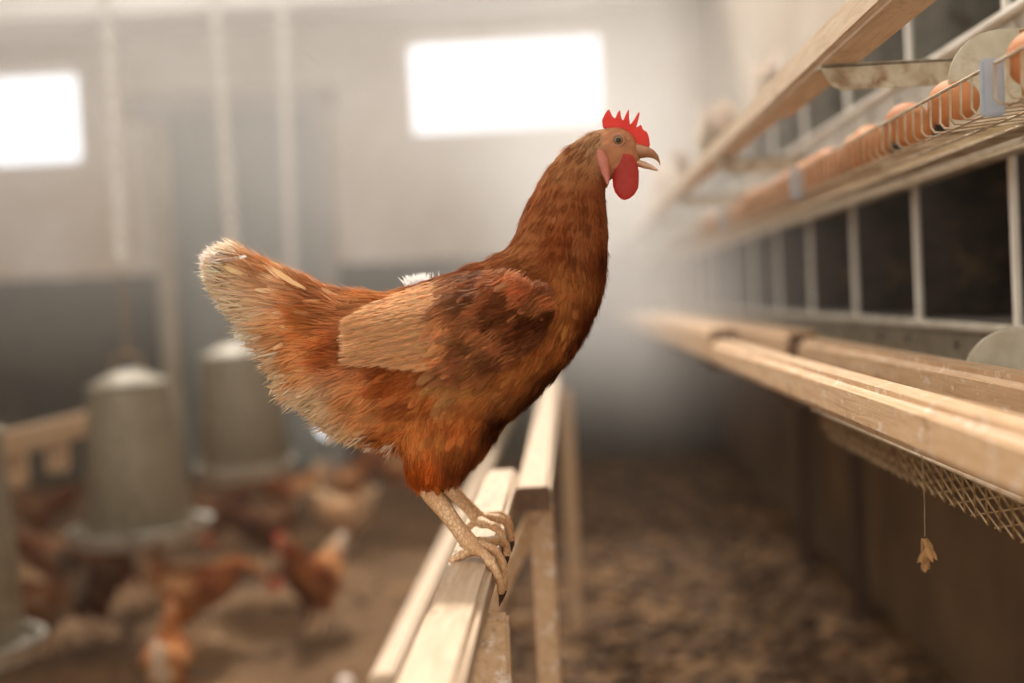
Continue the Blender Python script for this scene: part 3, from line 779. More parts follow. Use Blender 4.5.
PXM = HY / F      # metres per photo pixel at the hen
def head_parts(r, T, hi=True):
    """comb, wattles, earlobes, beak, eyes; T maps profile (x, z) to the posed head"""
    def q(px, py, y=0.0):
        a = T(np.array([prof(px, py)]))[0]; return Vector((a[0], y, a[1]))
    # comb: a thin serrated blade
    out = [(603, 128), (602, 120), (606, 112), (609, 109), (612, 116), (615, 119), (618, 112), (620, 110), (621, 118), (623, 121), (627, 112), (629, 109), (629, 118), (630, 125), (634, 120), (638, 113), (640, 112), (638, 121), (636, 128), (639, 126), (641, 124.5), (643, 130),
           (647, 132), (649, 138), (650, 146), (646, 149), (638, 149), (630, 141), (621, 133), (611, 130)]
    t = bmesh.new(); f = t.faces.new([t.verts.new(q(a, b, -.002)) for a, b in out])
    ex = bmesh.ops.extrude_face_region(t, geom=[f]); bmesh.ops.translate(t, vec=(0, .004, 0), verts=[v for v in ex['geom'] if isinstance(v, bmesh.types.BMVert)])
    bmesh.ops.recalc_face_normals(t, faces=t.faces)
    bmesh.ops.bevel(t, geom=[e for e in t.edges], offset=.0006, segments=2, affect='EDGES')
    b = MB(); b._add(t); b.build('comb', RED, r, angle=60)
    for s in (-1, 1):
        y = s * .0075
        cs = [(627, 156, 4.5, .0022), (627, 163, 9.5, .0026), (626, 171, 12.2, .0030), (625.5, 179, 12.8, .0034), (625.5, 187, 12.2, .0036), (625, 193, 9.5, .0032), (624.5, 197, 5.4, .0024), (624, 199, 1.6, .001)]
        b = MB(); t = bmesh.new(); rings = []
        for cx, cy, hw, th in cs:
            ring = []
            for k in range(16):
                a = 2 * math.pi * k / 16; v = q(cx + hw * math.cos(a), cy + hw * .15 * math.cos(a), y + s * (.0035 + .0045 * max(0, (176 - cy) / 20)) + th * math.sin(a)); ring.append(t.verts.new(v))
            rings.append(ring)
        for a_, b_ in zip(rings, rings[1:]):
            for k in range(16): t.faces.new((a_[k], a_[(k + 1) % 16], b_[(k + 1) % 16], b_[k]))
        t.faces.new(rings[0][::-1]); t.faces.new(rings[-1]); bmesh.ops.recalc_face_normals(t, faces=t.faces)
        b._add(t).build('wattle', RED, r)
        # ear lobe
        cs = [(600, 152, 3.2), (601, 158, 5.6), (603, 166, 5.8), (605, 174, 4.6), (606.5, 181, 3.0), (607, 186, 1.0)]
        b = MB(); t = bmesh.new(); rings = []
        for cx, cy, hw in cs:
            rings.append([t.verts.new(q(cx + hw * math.cos(2 * math.pi * k / 14), cy, s * (.0195 + .0045 * math.sin(2 * math.pi * k / 14)))) for k in range(14)])
        for a_, b_ in zip(rings, rings[1:]):
            for k in range(14): t.faces.new((a_[k], a_[(k + 1) % 14], b_[(k + 1) % 14], b_[k]))
        t.faces.new(rings[0][::-1]); t.faces.new(rings[-1]); bmesh.ops.recalc_face_normals(t, faces=t.faces)
        b._add(t).build('earlobe', LOBE, r)
        # eye: lid ring, iris, pupil
        e = q(617.5, 142, s * .0150)
        ey = MB(); ey.ell(e, (.0050, .0040, .0048)); eo = ey.build('eye', IRIS, r)
        MB().ell(e + Vector((0, s * .0030, 0)), (.0026, .0014, .0026)).build('pupil', PUPIL, eo)
        lid = MB(); lid.tube([e + Vector((math.cos(k * math.pi / 8) * .0058, s * .0012, math.sin(k * math.pi / 8) * .0054)) for k in range(17)], .0016, 6, cap=False)
        lid.build('eyelid', FACE, eo)
    def beak(cs, nm, m):
        b = MB(); t = bmesh.new(); rings = []
        for tx, ty, bx, by, w_ in cs:
            A, B_ = q(tx, ty), q(bx, by); c = (A + B_) / 2; h = (A - B_) / 2
            rings.append([t.verts.new(c + h * math.cos(2 * math.pi * k / 14) + Vector((0, w_ * math.sin(2 * math.pi * k / 14), 0))) for k in range(14)])
        for a_, b_ in zip(rings, rings[1:]):
            for k in range(14): t.faces.new((a_[k], a_[(k + 1) % 14], b_[(k + 1) % 14], b_[k]))
        t.faces.new(rings[0][::-1]); t.faces.new(rings[-1]); bmesh.ops.recalc_face_normals(t, faces=t.faces)
        return b._add(t).build(nm, m, r)
    beak([(636, 143, 634, 158, .009), (643, 145, 641, 158.5, .0085), (649, 147, 647, 157.5, .0072), (654, 150, 652, 158, .0052), (658, 155, 656, 160, .0032), (660, 161, 659, 163, .0014), (660.3, 165, 659.8, 165.6, .0004)], 'upper_beak', BEAKM)
    beak([(634, 159, 633, 166, .008), (640, 160, 639, 167, .0074), (646, 162, 644, 168.5, .006), (652, 165, 650, 169.5, .0042), (657, 168.5, 655.5, 171, .002), (658.3, 170.2, 658, 171, .0006)], 'lower_beak', BEAKL)

def bird(name, loc, label, group, st_px, pose, counts, voxel, thighs, legs, wing=True, T=None, rz=0.0, pale=None, scale=1.0, mats=None, white_tail=0.0):
    """pose: function on (x,z) arrays bending the upright profile into another stance"""
    r = empty(name, loc, label, 'hen', group, rz)
    fm, ff = mats or (FEATHER, FLUFF)
    ident_ = (lambda a: a) if pose is None else pose
    bm = bmesh.new()
    loft(bm, stations(st_px), y0=0)
    for (st, y0) in thighs: loft(bm, stations(st), n=20, y0=y0)
    me = remeshed(bm, 'body', voxel, 6)
    v, nn, t = mesh_arrays(me)
    colv = hue(v[:, [0, 2]])
    face = in_poly(v[:, [0, 2]], np.array([prof(*a) for a in [(606, 126), (624, 120), (655, 140), (655, 170), (634, 178), (612, 182), (606, 170), (604, 150), (603, 138)]]))
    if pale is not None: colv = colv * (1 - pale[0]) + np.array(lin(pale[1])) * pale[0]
    colv[face] = np.array(lin((188, 128, 92))) * np.exp(rng.normal(0, .10, (face.sum(), 1)))
    def posed(a):
        if pose is None: return a
        b_ = a.copy(); b_[:, [0, 2]] = pose(a[:, [0, 2]]); return b_
    me.vertices.foreach_set('co', posed(v).reshape(-1)); me.update()
    ca = me.color_attributes.new('fcol', 'FLOAT_COLOR', 'POINT')
    ca.data.foreach_set('color', np.concatenate([colv * .8, np.ones((len(v), 1))], 1).reshape(-1))
    link('body', me, UNDER, r)
    bvh = BVHTree.FromPolygons(v.tolist(), t.tolist())
    def pdir(p, d):
        if pose is None: return d
        e = 1e-3; return (posed(p + d * e) - posed(p)) / e
    def emit(nm, p, d, n, L, W, tilt, curl, col, mat, K, parent, **kw):
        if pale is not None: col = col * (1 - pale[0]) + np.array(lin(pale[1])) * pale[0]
        if white_tail:
            k_ = (np.clip((prof(345, 300)[0] - p[:, 0]) / .04, 0, 1) * white_tail)[:, None]; col = col * (1 - k_) + np.array(lin((250, 236, 216))) * k_
        if mats: col = col * 1.25
        p2, d2, n2 = posed(p), pdir(p, d), pdir(p, n)
        return feather_mesh(nm, p2, d2, n2, L, W, tilt, curl, col, mat, K, parent, **kw)
    facepoly = np.array([prof(*a) for a in [(604, 124), (624, 116), (658, 138), (658, 172), (634, 182), (612, 184), (605, 172), (601, 150), (601, 136)]])
    # -- contour feathers
    N = counts[0]
    p, n = sample(v, nn, t, N); xz = p[:, [0, 2]]
    keep = ~in_poly(xz, facepoly)
    keep &= ~((p[:, 2] < prof(430, 478)[1]))
    p, n, xz = p[keep], n[keep], xz[keep]
    fl = flow(xz); d = np.stack([fl[:, 0], np.zeros(len(p)), fl[:, 1]], 1)
    d = d - n * (d * n).sum(1, keepdims=True); d += rng.normal(0, .13, d.shape)
    hx = prof(560, 200); neck = np.clip((xz[:, 1] - prof(560, 300)[1]) / (prof(560, 190)[1] - prof(560, 300)[1]), 0, 1) * (xz[:, 0] > prof(515, 300)[0])
    rump = np.clip((prof(350, 300)[0] - xz[:, 0]) / .06, 0, 1)
    L = (.024 - .010 * neck + .006 * rump) * rng.uniform(.8, 1.2, len(p)); W = (.0047 - .0030 * neck - .0006 * rump) * rng.uniform(.8, 1.2, len(p))
    col = mottle(p, jitter(hue(xz), .15), .42)
    L[xz[:, 0] > prof(578, 300)[0]] *= .72
    lowt = in_poly(xz, np.array([prof(*a) for a in [(395, 425), (500, 425), (490, 500), (395, 500)]]))
    L[lowt] *= .6; W[lowt] *= .75
    emit('contour_feathers', p - n * .0015, d, n, L, W, .10 + rng.uniform(-.05, .07, len(p)), .24, col, fm, 5, r)
    # -- soft fluff: many fine filaments
    N = counts[1]
    if N:
        p, n = sample(v, nn, t, N); xz = p[:, [0, 2]]
        keep = ~in_poly(xz, facepoly); p, n, xz = p[keep], n[keep], xz[keep]
        fl = flow(xz); d = np.stack([fl[:, 0], np.zeros(len(p)), fl[:, 1]], 1)
        cl = np.stack([np.sin(xz[:, 0] * 260 + p[:, 1] * 190), np.sin(p[:, 1] * 210 + xz[:, 1] * 330), np.cos(xz[:, 1] * 280 + xz[:, 0] * 120)], 1) * .16
        d = d - n * (d * n).sum(1, keepdims=True) + cl + rng.normal(0, .12, d.shape)
        soft = np.clip((prof(420, 300)[0] - xz[:, 0]) / .10, 0, 1)
        neck = (xz[:, 1] > prof(560, 250)[1]) & (xz[:, 0] > prof(515, 300)[0])
        headz = np.clip((xz[:, 0] - prof(585, 150)[0]) / .02, 0, 1) * neck
        L = (.012 + .014 * soft) * rng.uniform(.6, 1.3, len(p)) * (1 - .55 * headz)
        col = mottle(p, jitter(hue(xz) * 1.1, .15), .5)
        emit('down_filaments', p, d, n, L, .00055 + .0003 * soft, .22 + .25 * soft * rng.random(len(p)) - .14 * neck, .12, col, ff, 3, r, sharp=.1)
    # -- tail feathers and rear fringe
    nt = counts[2]
    u = rng.random(nt); w2 = rng.random(nt)
    ax, az = np.array(prof(368, 312)), np.array(prof(345, 392))
    root = ax[None] * (1 - u[:, None]) + az[None] * u[:, None]
    root = root + (np.array(prof(262, 285)) - np.array(prof(355, 340)))[None] * (w2[:, None] * .85) * (1 - .55 * u[:, None])
    tipdir = np.stack([-np.ones(nt), .46 - .98 * u + rng.normal(0, .07, nt)], 1)
    hw_ = np.interp(root[:, 0], [prof(a, 300)[0] for a in (226, 256, 278, 300, 330, 360)], [.006, .012, .018, .028, .040, .050])
    y = rng.uniform(-1, 1, nt) * hw_
    p = np.stack([root[:, 0], y, root[:, 1]], 1); d = np.stack([tipdir[:, 0], y * 3, tipdir[:, 1]], 1)
    nrm = np.stack([np.zeros(nt), np.sign(y + 1e-9), .15 * np.ones(nt)], 1)
    L = (.058 - .020 * u) * rng.uniform(.7, 1.1, nt) * np.where(w2 > .7, .72, 1)
    col = jitter(hue(p[:, [0, 2]] + tipdir * .03) * .85 + np.array(lin((236, 190, 142))) * .15, .14)
    emit('tail_feathers', p, d, nrm, L, (.0032 - .0006 * u), .02, .03, col, fm, 7, r, side=rng.normal(0, .08, nt))
    # fringe filaments round the tail outline
    nf = counts[3]
    if nf:
        edge = [(228, 246), (212, 257), (213, 275), (221, 292), (236, 312), (256, 334), (272, 356), (282, 376), (298, 396), (318, 414), (345, 432), (375, 444), (400, 448)]
        E_ = np.array([prof(*a) for a in edge]); seg = rng.random(nf) * (len(edge) - 1.001); i = seg.astype(int); f_ = (seg - i)[:, None]
        q = E_[i] * (1 - f_) + E_[i + 1] * f_
        fl = flow(q); inw = rng.uniform(.003, .022, nf)[:, None]
        q0 = q - fl * inw
        yy = rng.normal(0, .008, nf) + rng.normal(0, 1, nf) * .014 * (seg / len(edge))
        d = np.stack([fl[:, 0], rng.normal(0, .2, nf), fl[:, 1]], 1) + rng.normal(0, .16, (nf, 3))
        nn_ = np.stack([rng.normal(0, 1, nf), rng.normal(0, 1, nf), rng.normal(0, 1, nf)], 1)
        col = jitter(np.array(lin((255, 236, 208)))[None] * np.ones((nf, 1)), .08, .03)  # near-white colour paints in the backlit rim of the tail
        rr_ = rng.random((nf, 1)) < .35; col = np.where(rr_, jitter(hue(q0), .1), col)
        emit('tail_fringe', np.stack([q0[:, 0], yy, q0[:, 1]], 1), d, nn_, inw[:, 0] + rng.uniform(.001, .012, nf), .0009, .1, .15 * rng.normal(0, 1, nf), col, ff, 4, r, sharp=.1)
    # -- wings
    if wing:
        WP = [(556, 286), (560, 306), (548, 332), (520, 356), (480, 370), (445, 366), (400, 361), (348, 360), (341, 344), (346, 326), (375, 306), (415, 288), (470, 272), (520, 268)]
        wpoly = np.array([prof(*a) for a in WP])
        cen = wpoly.mean(0)
        def surf_y(xz_, s):
            h = bvh.ray_cast(Vector((xz_[0], s * .3, xz_[1])), Vector((0, -s, 0)))
            return (h[0].y, np.array(h[1])) if h[0] is not None else (None, None)
        for s in (-1, 1):
            # base shell
            t = bmesh.new(); ringsn = []
            for fr, off in ((1.0, -.004), (.93, .008), (.75, .012), (.5, .013), (.22, .013)):
                ring = []
                for a in wpoly:
                    g_ = cen + (a - cen) * fr * .94; yv, _ = surf_y(g_, s)
                    if yv is None: yv = s * .03
                    ring.append(t.verts.new((g_[0], yv + s * off, g_[1])))
                ringsn.append(ring)
            for a_, b_ in zip(ringsn, ringsn[1:]):
                for k in range(len(WP)): t.faces.new((a_[k], a_[(k + 1) % len(WP)], b_[(k + 1) % len(WP)], b_[k]))
            t.faces.new(ringsn[-1]); t.faces.new(ringsn[0][::-1]); bmesh.ops.recalc_face_normals(t, faces=t.faces)
            bmesh.ops.subdivide_edges(t, edges=t.edges[:], cuts=1, smooth=.3)
            me = bpy.data.meshes.new('wing'); t.to_mesh(me); t.free(); me.shade_smooth()
            wv = np.zeros(len(me.vertices) * 3); me.vertices.foreach_get('co', wv); wv = wv.reshape(-1, 3)
            wc = np.where(wv[:, :1] < prof(450, 300)[0], np.array(lin((168, 112, 70)))[None], np.array(lin((140, 76, 38)))[None])
            if pale is not None: wc = wc * (1 - pale[0]) + np.array(lin(pale[1])) * pale[0]
            ca = me.color_attributes.new('fcol', 'FLOAT_COLOR', 'POINT'); ca.data.foreach_set('color', np.concatenate([wc, np.ones((len(wv), 1))], 1).reshape(-1))
            me.vertices.foreach_set('co', posed(wv).reshape(-1)); me.update()
            wo = link('wing', me, UNDER, r)
            # flight feathers: long pale vanes folded in a fan
            pr = []; dr_ = []; lr = []; cr_ = []; of = []
            npr = 9
            for k in range(npr):
                f_ = k / (npr - 1)
                a = np.array(prof(452 - 8 * f_, 306 + 44 * f_)); b_ = np.array(prof(352 - 9 * math.sin(f_ * 2.6) + 5 * f_, 322 + 36 * f_))
                pr.append(a); dr_.append(b_ - a); lr.append(np.linalg.norm(b_ - a)); of.append(.0165 - .0005 * (npr - k))
                cr_.append(np.array(lin((220, 172, 124))) * rng.uniform(.9, 1.08))
            for k in range(8):      # secondaries shorter, laid over
                f_ = k / 7
                a = np.array(prof(486 - 12 * f_, 300 + 56 * f_)); b_ = np.array(prof(402 - 2 * f_, 326 + 34 * f_ - 14 * (1 - f_)))
                pr.append(a); dr_.append(b_ - a); lr.append(np.linalg.norm(b_ - a)); of.append(.0180)
                cr_.append(np.array(lin((220, 168, 116))) * rng.uniform(.8, 1.1))
            def place(pr, dr_, of):
                out = []; nr = []
                for a, dd, o_ in zip(pr, dr_, of):
                    y1, n1 = surf_y(a, s); y2, _ = surf_y(a + dd * .9, s)
                    if y1 is None: y1, n1 = s * .05, np.array([0, s, 0])
                    if y2 is None: y2 = y1
                    out.append((a[0], y1 + s * o_, a[1])); nr.append((dd[0], (y2 - y1) * .8 / .9, dd[1]))
                return np.array(out), np.array(nr)
            pp, dd = place(pr, dr_, of)
            nrm = np.tile([0, s, .12], (len(pp), 1)).astype(float)
            emit('flight_feathers', pp, dd, nrm, np.array(lr), .0068, .0, .0, np.array(cr_), fm, 8, wo)
            # coverts
            nc = counts[4]
            lo, hi = wpoly.min(0), wpoly.max(0); cand = rng.uniform(lo, hi, (nc * 2, 2)); cand = cand[in_poly(cand, wpoly)][:nc]
            cand = cand[cand[:, 0] > prof(456, 300)[0] + (rng.random(len(cand)) - .5) * .03]
            cand = cand[np.argsort(cand[:, 0])]            # front ones on top
            fl = np.array([[-.90, -.44]]) * np.ones((len(cand), 1)); fl += flow(cand) * .8; fl /= np.linalg.norm(fl, axis=1, keepdims=True)
            fr = (cand[:, 0] - lo[0]) / (hi[0] - lo[0])
            Lc = .036 - .014 * fr
            inn = np.array([in_poly(((cand - cen) / .86 + cen), wpoly)])[0]
            off = .0175 + .004 * rng.random(len(cand)) - .003 * (~inn)
            pp, dd = place(cand, fl * Lc[:, None], off)
            ch = np.array(lin((142, 82, 48)))[None] * np.ones((len(cand), 1))
            band = np.exp(-((cand - np.array(prof(455, 345))) ** 2).sum(1) / .0012)[:, None]; ch = ch * (1 - .6 * band) + np.array(lin((210, 150, 96)))[None] * .6 * band
            band = np.exp(-((cand - np.array(prof(430, 292))) ** 2).sum(1) / .0008)[:, None]; ch = ch * (1 - .3 * band) + np.array(lin((206, 150, 100)))[None] * .3 * band
            dk = np.exp(-((cand - np.array(prof(535, 342))) ** 2).sum(1) / .0010)[:, None]; ch = ch * (1 - .45 * dk)  # shadow crease at the wing's lower front painted into the coverts
            ch = mottle(np.stack([cand[:, 0], cand[:, 0] * 0, cand[:, 1]], 1), jitter(ch, .22, .03), .55)
            nrm = np.tile([0, s, .15], (len(pp), 1)).astype(float) + rng.normal(0, .12, (len(pp), 3))
            emit('covert_feathers', pp, dd + rng.normal(0, .003, dd.shape), nrm, Lc * rng.uniform(.8, 1.15, len(pp)), (.0064 - .0018 * fr) * rng.uniform(.8, 1.1, len(pp)), .07, .08, ch, fm, 6, wo, side=rng.normal(0, .12, len(pp)))
            # fine filaments breaking up the coverts
            if counts[1]:
                kk = rng.integers(0, len(cand), 5200); cq = cand[kk] + rng.normal(0, .004, (len(kk), 2))
                cq = cq[in_poly(cq, wpoly) & (cq[:, 0] > prof(432, 300)[0])]
                fl2 = np.array([[-.90, -.44]]) + flow(cq) * .8; fl2 /= np.linalg.norm(fl2, axis=1, keepdims=True)
                swirl = np.stack([np.sin(cq[:, 1] * 310 + cq[:, 0] * 90), np.sin(cq[:, 0] * 270 + cq[:, 1] * 60)], 1) * .22
                pp, dd = place(cq, (fl2 + swirl) * .014, .0205 + .003 * rng.random(len(cq)))
                fq = rng.uniform(lo, hi, (5200, 2)); fq = fq[in_poly(fq, wpoly) & (fq[:, 0] < prof(440, 300)[0] + (rng.random(len(fq)) - .5) * .034) & (fq[:, 0] > prof(357, 300)[0])]
                fp_, fd_ = place(fq, np.array([[-.012, -.0022]]) + rng.normal(0, .0006, fq.shape), .0205 + .002 * rng.random(len(fq)))
                fcol = jitter(np.array(lin((226, 178, 128)))[None] * np.ones((len(fq), 1)) * (1 - .22 * (np.sin(fq[:, 1:2] * 900 - fq[:, :1] * 160) > .55)), .09)
                emit('vane_filaments', fp_, fd_, np.tile([0, s, .1], (len(fq), 1)).astype(float), .012, .0007, .04, .05, fcol, ff, 3, wo, sharp=.1)
                near = ((cq[:, None, 0] - cand[None, ::4, 0]) ** 2 + (cq[:, None, 1] - cand[None, ::4, 1]) ** 2).argmin(1)
                c2 = mottle(np.stack([cq[:, 0], cq[:, 0] * 0, cq[:, 1]], 1), jitter(ch[::4][near] * 1.15, .2), .45)
                emit('covert_filaments', pp, dd + rng.normal(0, .0015, dd.shape), np.tile([0, s, .15], (len(pp), 1)).astype(float), .012 * rng.uniform(.7, 1.5, len(pp)), .0006, .10, .1, c2, ff, 3, wo, sharp=.1)
    # -- head
    tp = (lambda a: a) if pose is None else pose
    head_parts(r, tp)
    # -- legs
    for leg in legs:
        b = MB(); b.tube([posed_pt(a, tp, leg.get('raw')) for a in leg['shank']], leg['r'], 14); lo_ = b.build('leg', LEG_M, r)
        for ti, tpnts in enumerate(leg['toes']):
            pts = [posed_pt(a, tp, leg.get('raw')) for a in tpnts]
            n_ = len(pts); rad = [.0052 - .0018 * k / (n_ - 1) for k in range(n_)]
            rad[0] = .0062
            b = MB(); pts2 = smooth_pts(pts, 4); rr = list(np.interp(np.linspace(0, 1, len(pts2)), np.linspace(0, 1, n_), rad)); rr[-1] = .0026
            rr = [x_ * (1 + .10 * math.sin(i_ * 1.35)) for i_, x_ in enumerate(rr)]
            b.tube(pts2, rr, 10)
            e, pv = pts2[-1], pts2[-3]; dd = (e - pv).normalized()
            to = b.build('toe', LEG_M, lo_)
            if ti < 3 or not leg.get('raw') or mats: MB().tube([e - dd * .002, e + dd * .003, e + dd * .006 + Vector((-.001, 0, -.001)), e + dd * .009 + Vector((-.002, 0, -.003))], [.0028, .0024, .0016, .0004], 8).build('claw', CLAW, lo_)
    return r
def smooth_pts(P_, sub):
    out = []
    for i in range(len(P_) - 1):
        p0, p1, p2, p3 = P_[max(i - 1, 0)], P_[i], P_[i + 1], P_[min(i + 2, len(P_) - 1)]
        for k in range(sub):
            t = k / sub; out.append(.5 * ((2 * p1) + (-p0 + p2) * t + (2 * p0 - 5 * p1 + 4 * p2 - p3) * t * t + (-p0 + 3 * p1 - 3 * p2 + p3) * t ** 3))
    out.append(P_[-1]); return out
def posed_pt(a, tp, raw):
    if raw: return Vector(a)
    q = tp(np.array([[a[0], a[2]]]))[0]; return Vector((q[0], a[1], q[1]))

TH = [((398, 400), (484, 398), .030), ((404, 425), (494, 418), .034), ((407, 448), (486, 444), .031), ((408, 463), (474, 464), .027), ((411, 475), (464, 477), .022), ((420, 484), (450, 484), .012)]
TH = [(( b_), a, w_) for (a, b_, w_) in TH]
TH2 = [((b_[0] + 12, b_[1] - 8), (a[0] + 22, a[1] - 8), w_) for (b_, a, w_) in TH]
def lp(px, py, Y):
    q = P(px, py, Y); return (q.x - HX0, Y - HY, q.z - HZ0)
legsA = [
    dict(raw=True, r=[.0095, .0098, .0085, .0080, .0088, .0090], shank=[lp(424, 484, 1.385), lp(433, 496, 1.383), lp(446, 512, 1.378), lp(458, 528, 1.374), lp(468, 541, 1.370), lp(476, 549, 1.368)],
         toes=[[lp(474, 548, 1.362), lp(486, 556, 1.345), lp(495, 570, 1.335), lp(500, 583, 1.332), lp(501, 594, 1.332)],
               [lp(477, 546, 1.368), lp(490, 548, 1.365), lp(499, 556, 1.362), lp(504, 570, 1.36), lp(504, 590, 1.36)],
               [lp(478, 543, 1.375), lp(490, 542, 1.39), lp(499, 541, 1.40), lp(506, 545, 1.405), lp(507, 556, 1.405)],
               [lp(474, 549, 1.368), lp(465, 554, 1.366), lp(457, 557, 1.365), lp(450, 562, 1.365)]]),
    dict(raw=True, r=[.0080, .0082, .0072, .0070, .0080, .0082], shank=[lp(442, 480, 1.50), lp(452, 490, 1.50), lp(461, 500, 1.50), lp(470, 509, 1.50), lp(476, 516, 1.50), lp(482, 521, 1.50)],
         toes=[[lp(480, 522, 1.492), lp(490, 525, 1.475), lp(499, 530, 1.47), lp(503, 538, 1.468), lp(504, 546, 1.468)],
               [lp(482, 519, 1.50), lp(494, 518, 1.50), lp(504, 521, 1.50), lp(510, 530, 1.50), lp(512, 541, 1.50)],
               [lp(484, 518, 1.505), lp(494, 515, 1.52), lp(503, 516, 1.53), lp(509, 522, 1.53), lp(511, 532, 1.53)],
               [lp(480, 520, 1.505), lp(472, 524, 1.505), lp(466, 530, 1.505)]])]
hero = bird('hen', (HX0, HY, HZ0), 'large chestnut brown hen standing on the pale perch rail, in sharp focus', None, UP, None, (9500, 42000, 150, 7500, 460), .0045,
            [(TH, -.034), (TH2, .040)], legsA)
#FLOCK
dangling()
# ------------------------------------------------------------------ the flock on the floor
def bend(neck_deg, body_deg, head_deg=0.0):
    pv = np.array(prof(535, 300)); hp = np.array(prof(440, 400)); za, zb = prof(0, 300)[1], prof(0, 180)[1]; nk = math.radians(neck_deg); bd = math.radians(body_deg)
    def rot(a, c, th):
        co, si = np.cos(th), np.sin(th); q = a - c
        return c + np.stack([q[:, 0] * co - q[:, 1] * si, q[:, 0] * si + q[:, 1] * co], 1)
    def f(a):
        a = np.asarray(a, float)
        u = np.clip((a[:, 1] - za) / (zb - za), 0, 1); side = np.clip((a[:, 0] - prof(490, 300)[0]) / .03, 0, 1); u = u * u * (3 - 2 * u) * side
        b_ = rot(a, pv, -nk * u)
        return rot(b_, hp, -bd)
    return f
def floor_legs(dx=0.0, stride=.03):
    out = []
    for s in (-1, 1):
        y = s * .034; o_ = dx + s * stride
        out.append(dict(raw=True, r=[.0085, .0078, .0072, .0085], shank=[(-.035 + dx, y, .098), (-.030 + o_ * .5, y, .07), (-.012 + o_, y, .03), (o_, y, .010)],
            toes=[[(o_, y, .008), (o_ + .025, y + q * .012, .006), (o_ + .048, y + q * .026, .004)] for q in (-1, 0, 1)] + [[(o_, y, .008), (o_ - .012, y, .005), (o_ - .022, y, .004)]]))
    return out
FM = (FAR_FEATHER, FAR_FEATHER)
FC = (1500, 0, 160, 400, 160)
TS = [(TH, -.034), (TH, .034)]
def proto_bird(pose, pale=None, legs=None, wt=0.0):
    return bird('hen', (0, 0, 0), 'x', 'brown hens in the barn', UP, pose, FC, .007, TS, legs if legs is not None else floor_legs(), mats=FM, pale=pale, white_tail=wt)
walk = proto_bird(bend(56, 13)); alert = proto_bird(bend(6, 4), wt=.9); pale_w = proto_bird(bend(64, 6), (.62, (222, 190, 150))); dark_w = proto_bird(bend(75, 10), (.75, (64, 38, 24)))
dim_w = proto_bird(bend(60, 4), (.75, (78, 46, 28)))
sit = proto_bird(bend(85, 0), None, [])
_used = set()
def put(pr, px_, Y, rz, sc, lb, z=0.0, x=None):
    o = pr if pr.name not in _used else copy_tree(pr); _used.add(pr.name)
    xx = P(px_, 500, Y).x if x is None else x
    o.location = (xx, Y, z); o.rotation_euler = (0, 0, math.radians(rz)); o.scale = (sc, sc, sc); o['label'] = lb
    return o
put(walk, 190, 4.35, 2, .90, 'brown hen walking to the right below the middle left feeder')
put(alert, 308, 4.45, -112, .86, 'brown hen with raised red head and pale tail, facing the camera')
put(pale_w, 338, 5.9, 152, .84, 'pale buff hen standing behind the hen that faces the camera')
put(alert, 158, 3.62, 97, .66, 'brown hen cut by the bottom frame edge, pale tail raised')
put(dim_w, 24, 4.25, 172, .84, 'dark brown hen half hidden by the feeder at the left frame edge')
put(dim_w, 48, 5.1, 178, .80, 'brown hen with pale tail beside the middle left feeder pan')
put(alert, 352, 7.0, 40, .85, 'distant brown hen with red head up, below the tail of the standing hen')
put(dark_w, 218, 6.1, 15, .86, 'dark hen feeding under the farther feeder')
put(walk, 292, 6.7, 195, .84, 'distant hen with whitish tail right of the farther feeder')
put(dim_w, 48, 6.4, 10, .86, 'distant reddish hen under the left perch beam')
put(dark_w, 90, 4.5, 82, .95, 'added very dark hen filling the black area under the middle left feeder, left of two')  # dark pair added to fill the black area under the feeder
put(dark_w, 130, 5.05, 95, .95, 'added very dark hen filling the black area under the middle left feeder, right of two')
put(dark_w, 262, 5.6, 190, .84, 'added dark hen standing in for the shade under the farther feeder')  # made-up hen, its dark colour stands in for the feeder's shade
put(walk, 395, 7.6, 170, .8, 'faint far hen near the back wall, left of the roost')
put(sit, 0, 3.10, -75, .50, 'brown hen sitting inside an upper nest behind the steel bracket', CZ - .062 + LIFT - .03, .72)
put(sit, 0, 3.10, 188, .48, 'hen with red comb sitting inside a dark lower nest', CZ - .062 - .03, .76)
# pale feather tufts caught on the upper board
def tuft(y, h, lb, first=[None]):
    if first[0] is None:
        n_ = 90; a = rng.uniform(-1, 1, n_)
        p = np.stack([rng.normal(0, .006, n_), rng.normal(0, .012, n_), np.zeros(n_)], 1); d = np.stack([-.3 + rng.normal(0, .2, n_), a * .5, np.ones(n_)], 1)
        col = jitter(np.array(lin((250, 238, 226)))[None] * np.ones((n_, 1)), .15)
        o = feather_mesh('feather_tuft', p, d, np.tile([1.0, 0, 0], (n_, 1)), rng.uniform(.03, .10, n_), .0038, .1, .1, col, FAR_FEATHER, 5); first[0] = o
    else: o = first[0].copy(); COL.objects.link(o)
    o.location = (.318, y, CZ + .2905); o.scale = (1, 1.3, h); o.rotation_euler = (0, 0, y * 7)
    tag(o, lb, 'feathers', 'feather tufts on the upper perch board')
for k, (y, h) in enumerate(((2.25, .9), (2.62, .7), (3.05, 1.1), (3.6, .9), (4.2, 1.2), (5.0, 1.1))): tuft(y, h, '%s pale feather tuft caught on the upper perch board' % ORD[k])
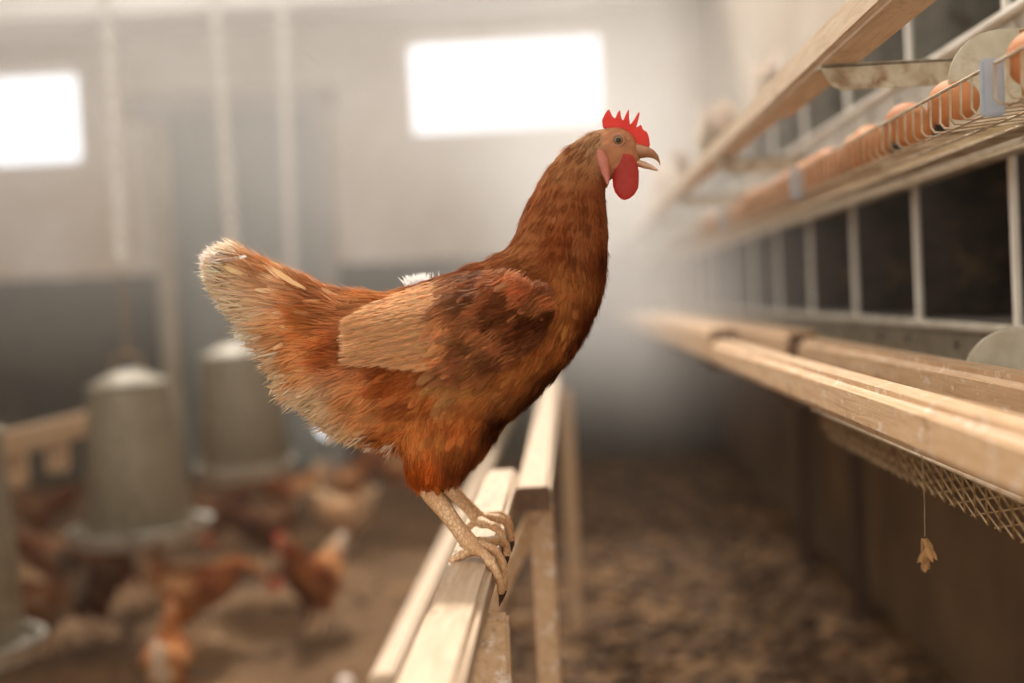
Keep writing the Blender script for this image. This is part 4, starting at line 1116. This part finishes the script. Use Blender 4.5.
# white down tuft showing beyond the back of the standing hen
n_ = 260; p = np.stack([np.full(n_, prof(418, 284)[0]) + rng.normal(0, .006, n_), rng.uniform(.015, .04, n_), np.full(n_, prof(418, 286)[1])], 1)
d = np.stack([rng.normal(0, .5, n_) - .3, rng.normal(0, .3, n_), np.ones(n_)], 1)
feather_mesh('white_down_tuft', p, d, np.tile([0.0, -1, 0], (n_, 1)), rng.uniform(.006, .016, n_), .0006, .1, .1, np.ones((n_, 3)) * .85, FLUFF, 4, hero, sharp=.1)['label'] = 'small white down tuft on the back'
# ------------------------------------------------------------------ dust haze in the barn air
def haze():
    t = NT('dust_haze'); t.t.nodes.remove(t.b)
    vs = t.n('ShaderNodeVolumeScatter'); vs.inputs['Color'].default_value = (.96, .93, .89, 1); vs.inputs['Anisotropy'].default_value = .35
    tc = t.n('ShaderNodeTexCoord'); sp = t.n('ShaderNodeSeparateXYZ'); t.l(tc.outputs['Object'], sp.inputs[0])
    z = t.math('MULTIPLY', t.ramp(sp.outputs[2], .8, 1.6), HAZE_TOP)
    dens = t.math('ADD', z, HAZE_BASE)
    def puff(c, r, a):
        vm = t.n('ShaderNodeVectorMath', operation='SUBTRACT'); t.l(tc.outputs['Object'], vm.inputs[0]); vm.inputs[1].default_value = c
        vd = t.n('ShaderNodeVectorMath', operation='DIVIDE'); t.l(vm.outputs[0], vd.inputs[0]); vd.inputs[1].default_value = r
        ln = t.n('ShaderNodeVectorMath', operation='LENGTH'); t.l(vd.outputs[0], ln.inputs[0])
        return t.math('MULTIPLY', t.math('POWER', t.math('SUBTRACT', 1.0, ln.outputs['Value'], clamp=True), 1.5), a)
    for q in PUFFS: dens = t.math('ADD', dens, puff(*q))
    t.l(dens, vs.inputs['Density']); t.l(vs.outputs[0], t.out.inputs['Volume'])
    return t.m
HAZE_TOP, HAZE_BASE = .060, .005
PUFFS = [((.25, 4.6, 1.0), (.72, 2.2, .48), .55), ((-.2, 7.0, 1.6), (1.8, 2.2, .9), .18), ((.15, 4.6, 1.45), (.6, 2.4, .5), .55)]
tag(MB().box(XL + .01, XR - .375, 1.62, YB - .1, .05, ZT - .02).build('haze', haze()), 'thin pale dust haze hanging in the air of the barn', 'haze', kind='stuff')
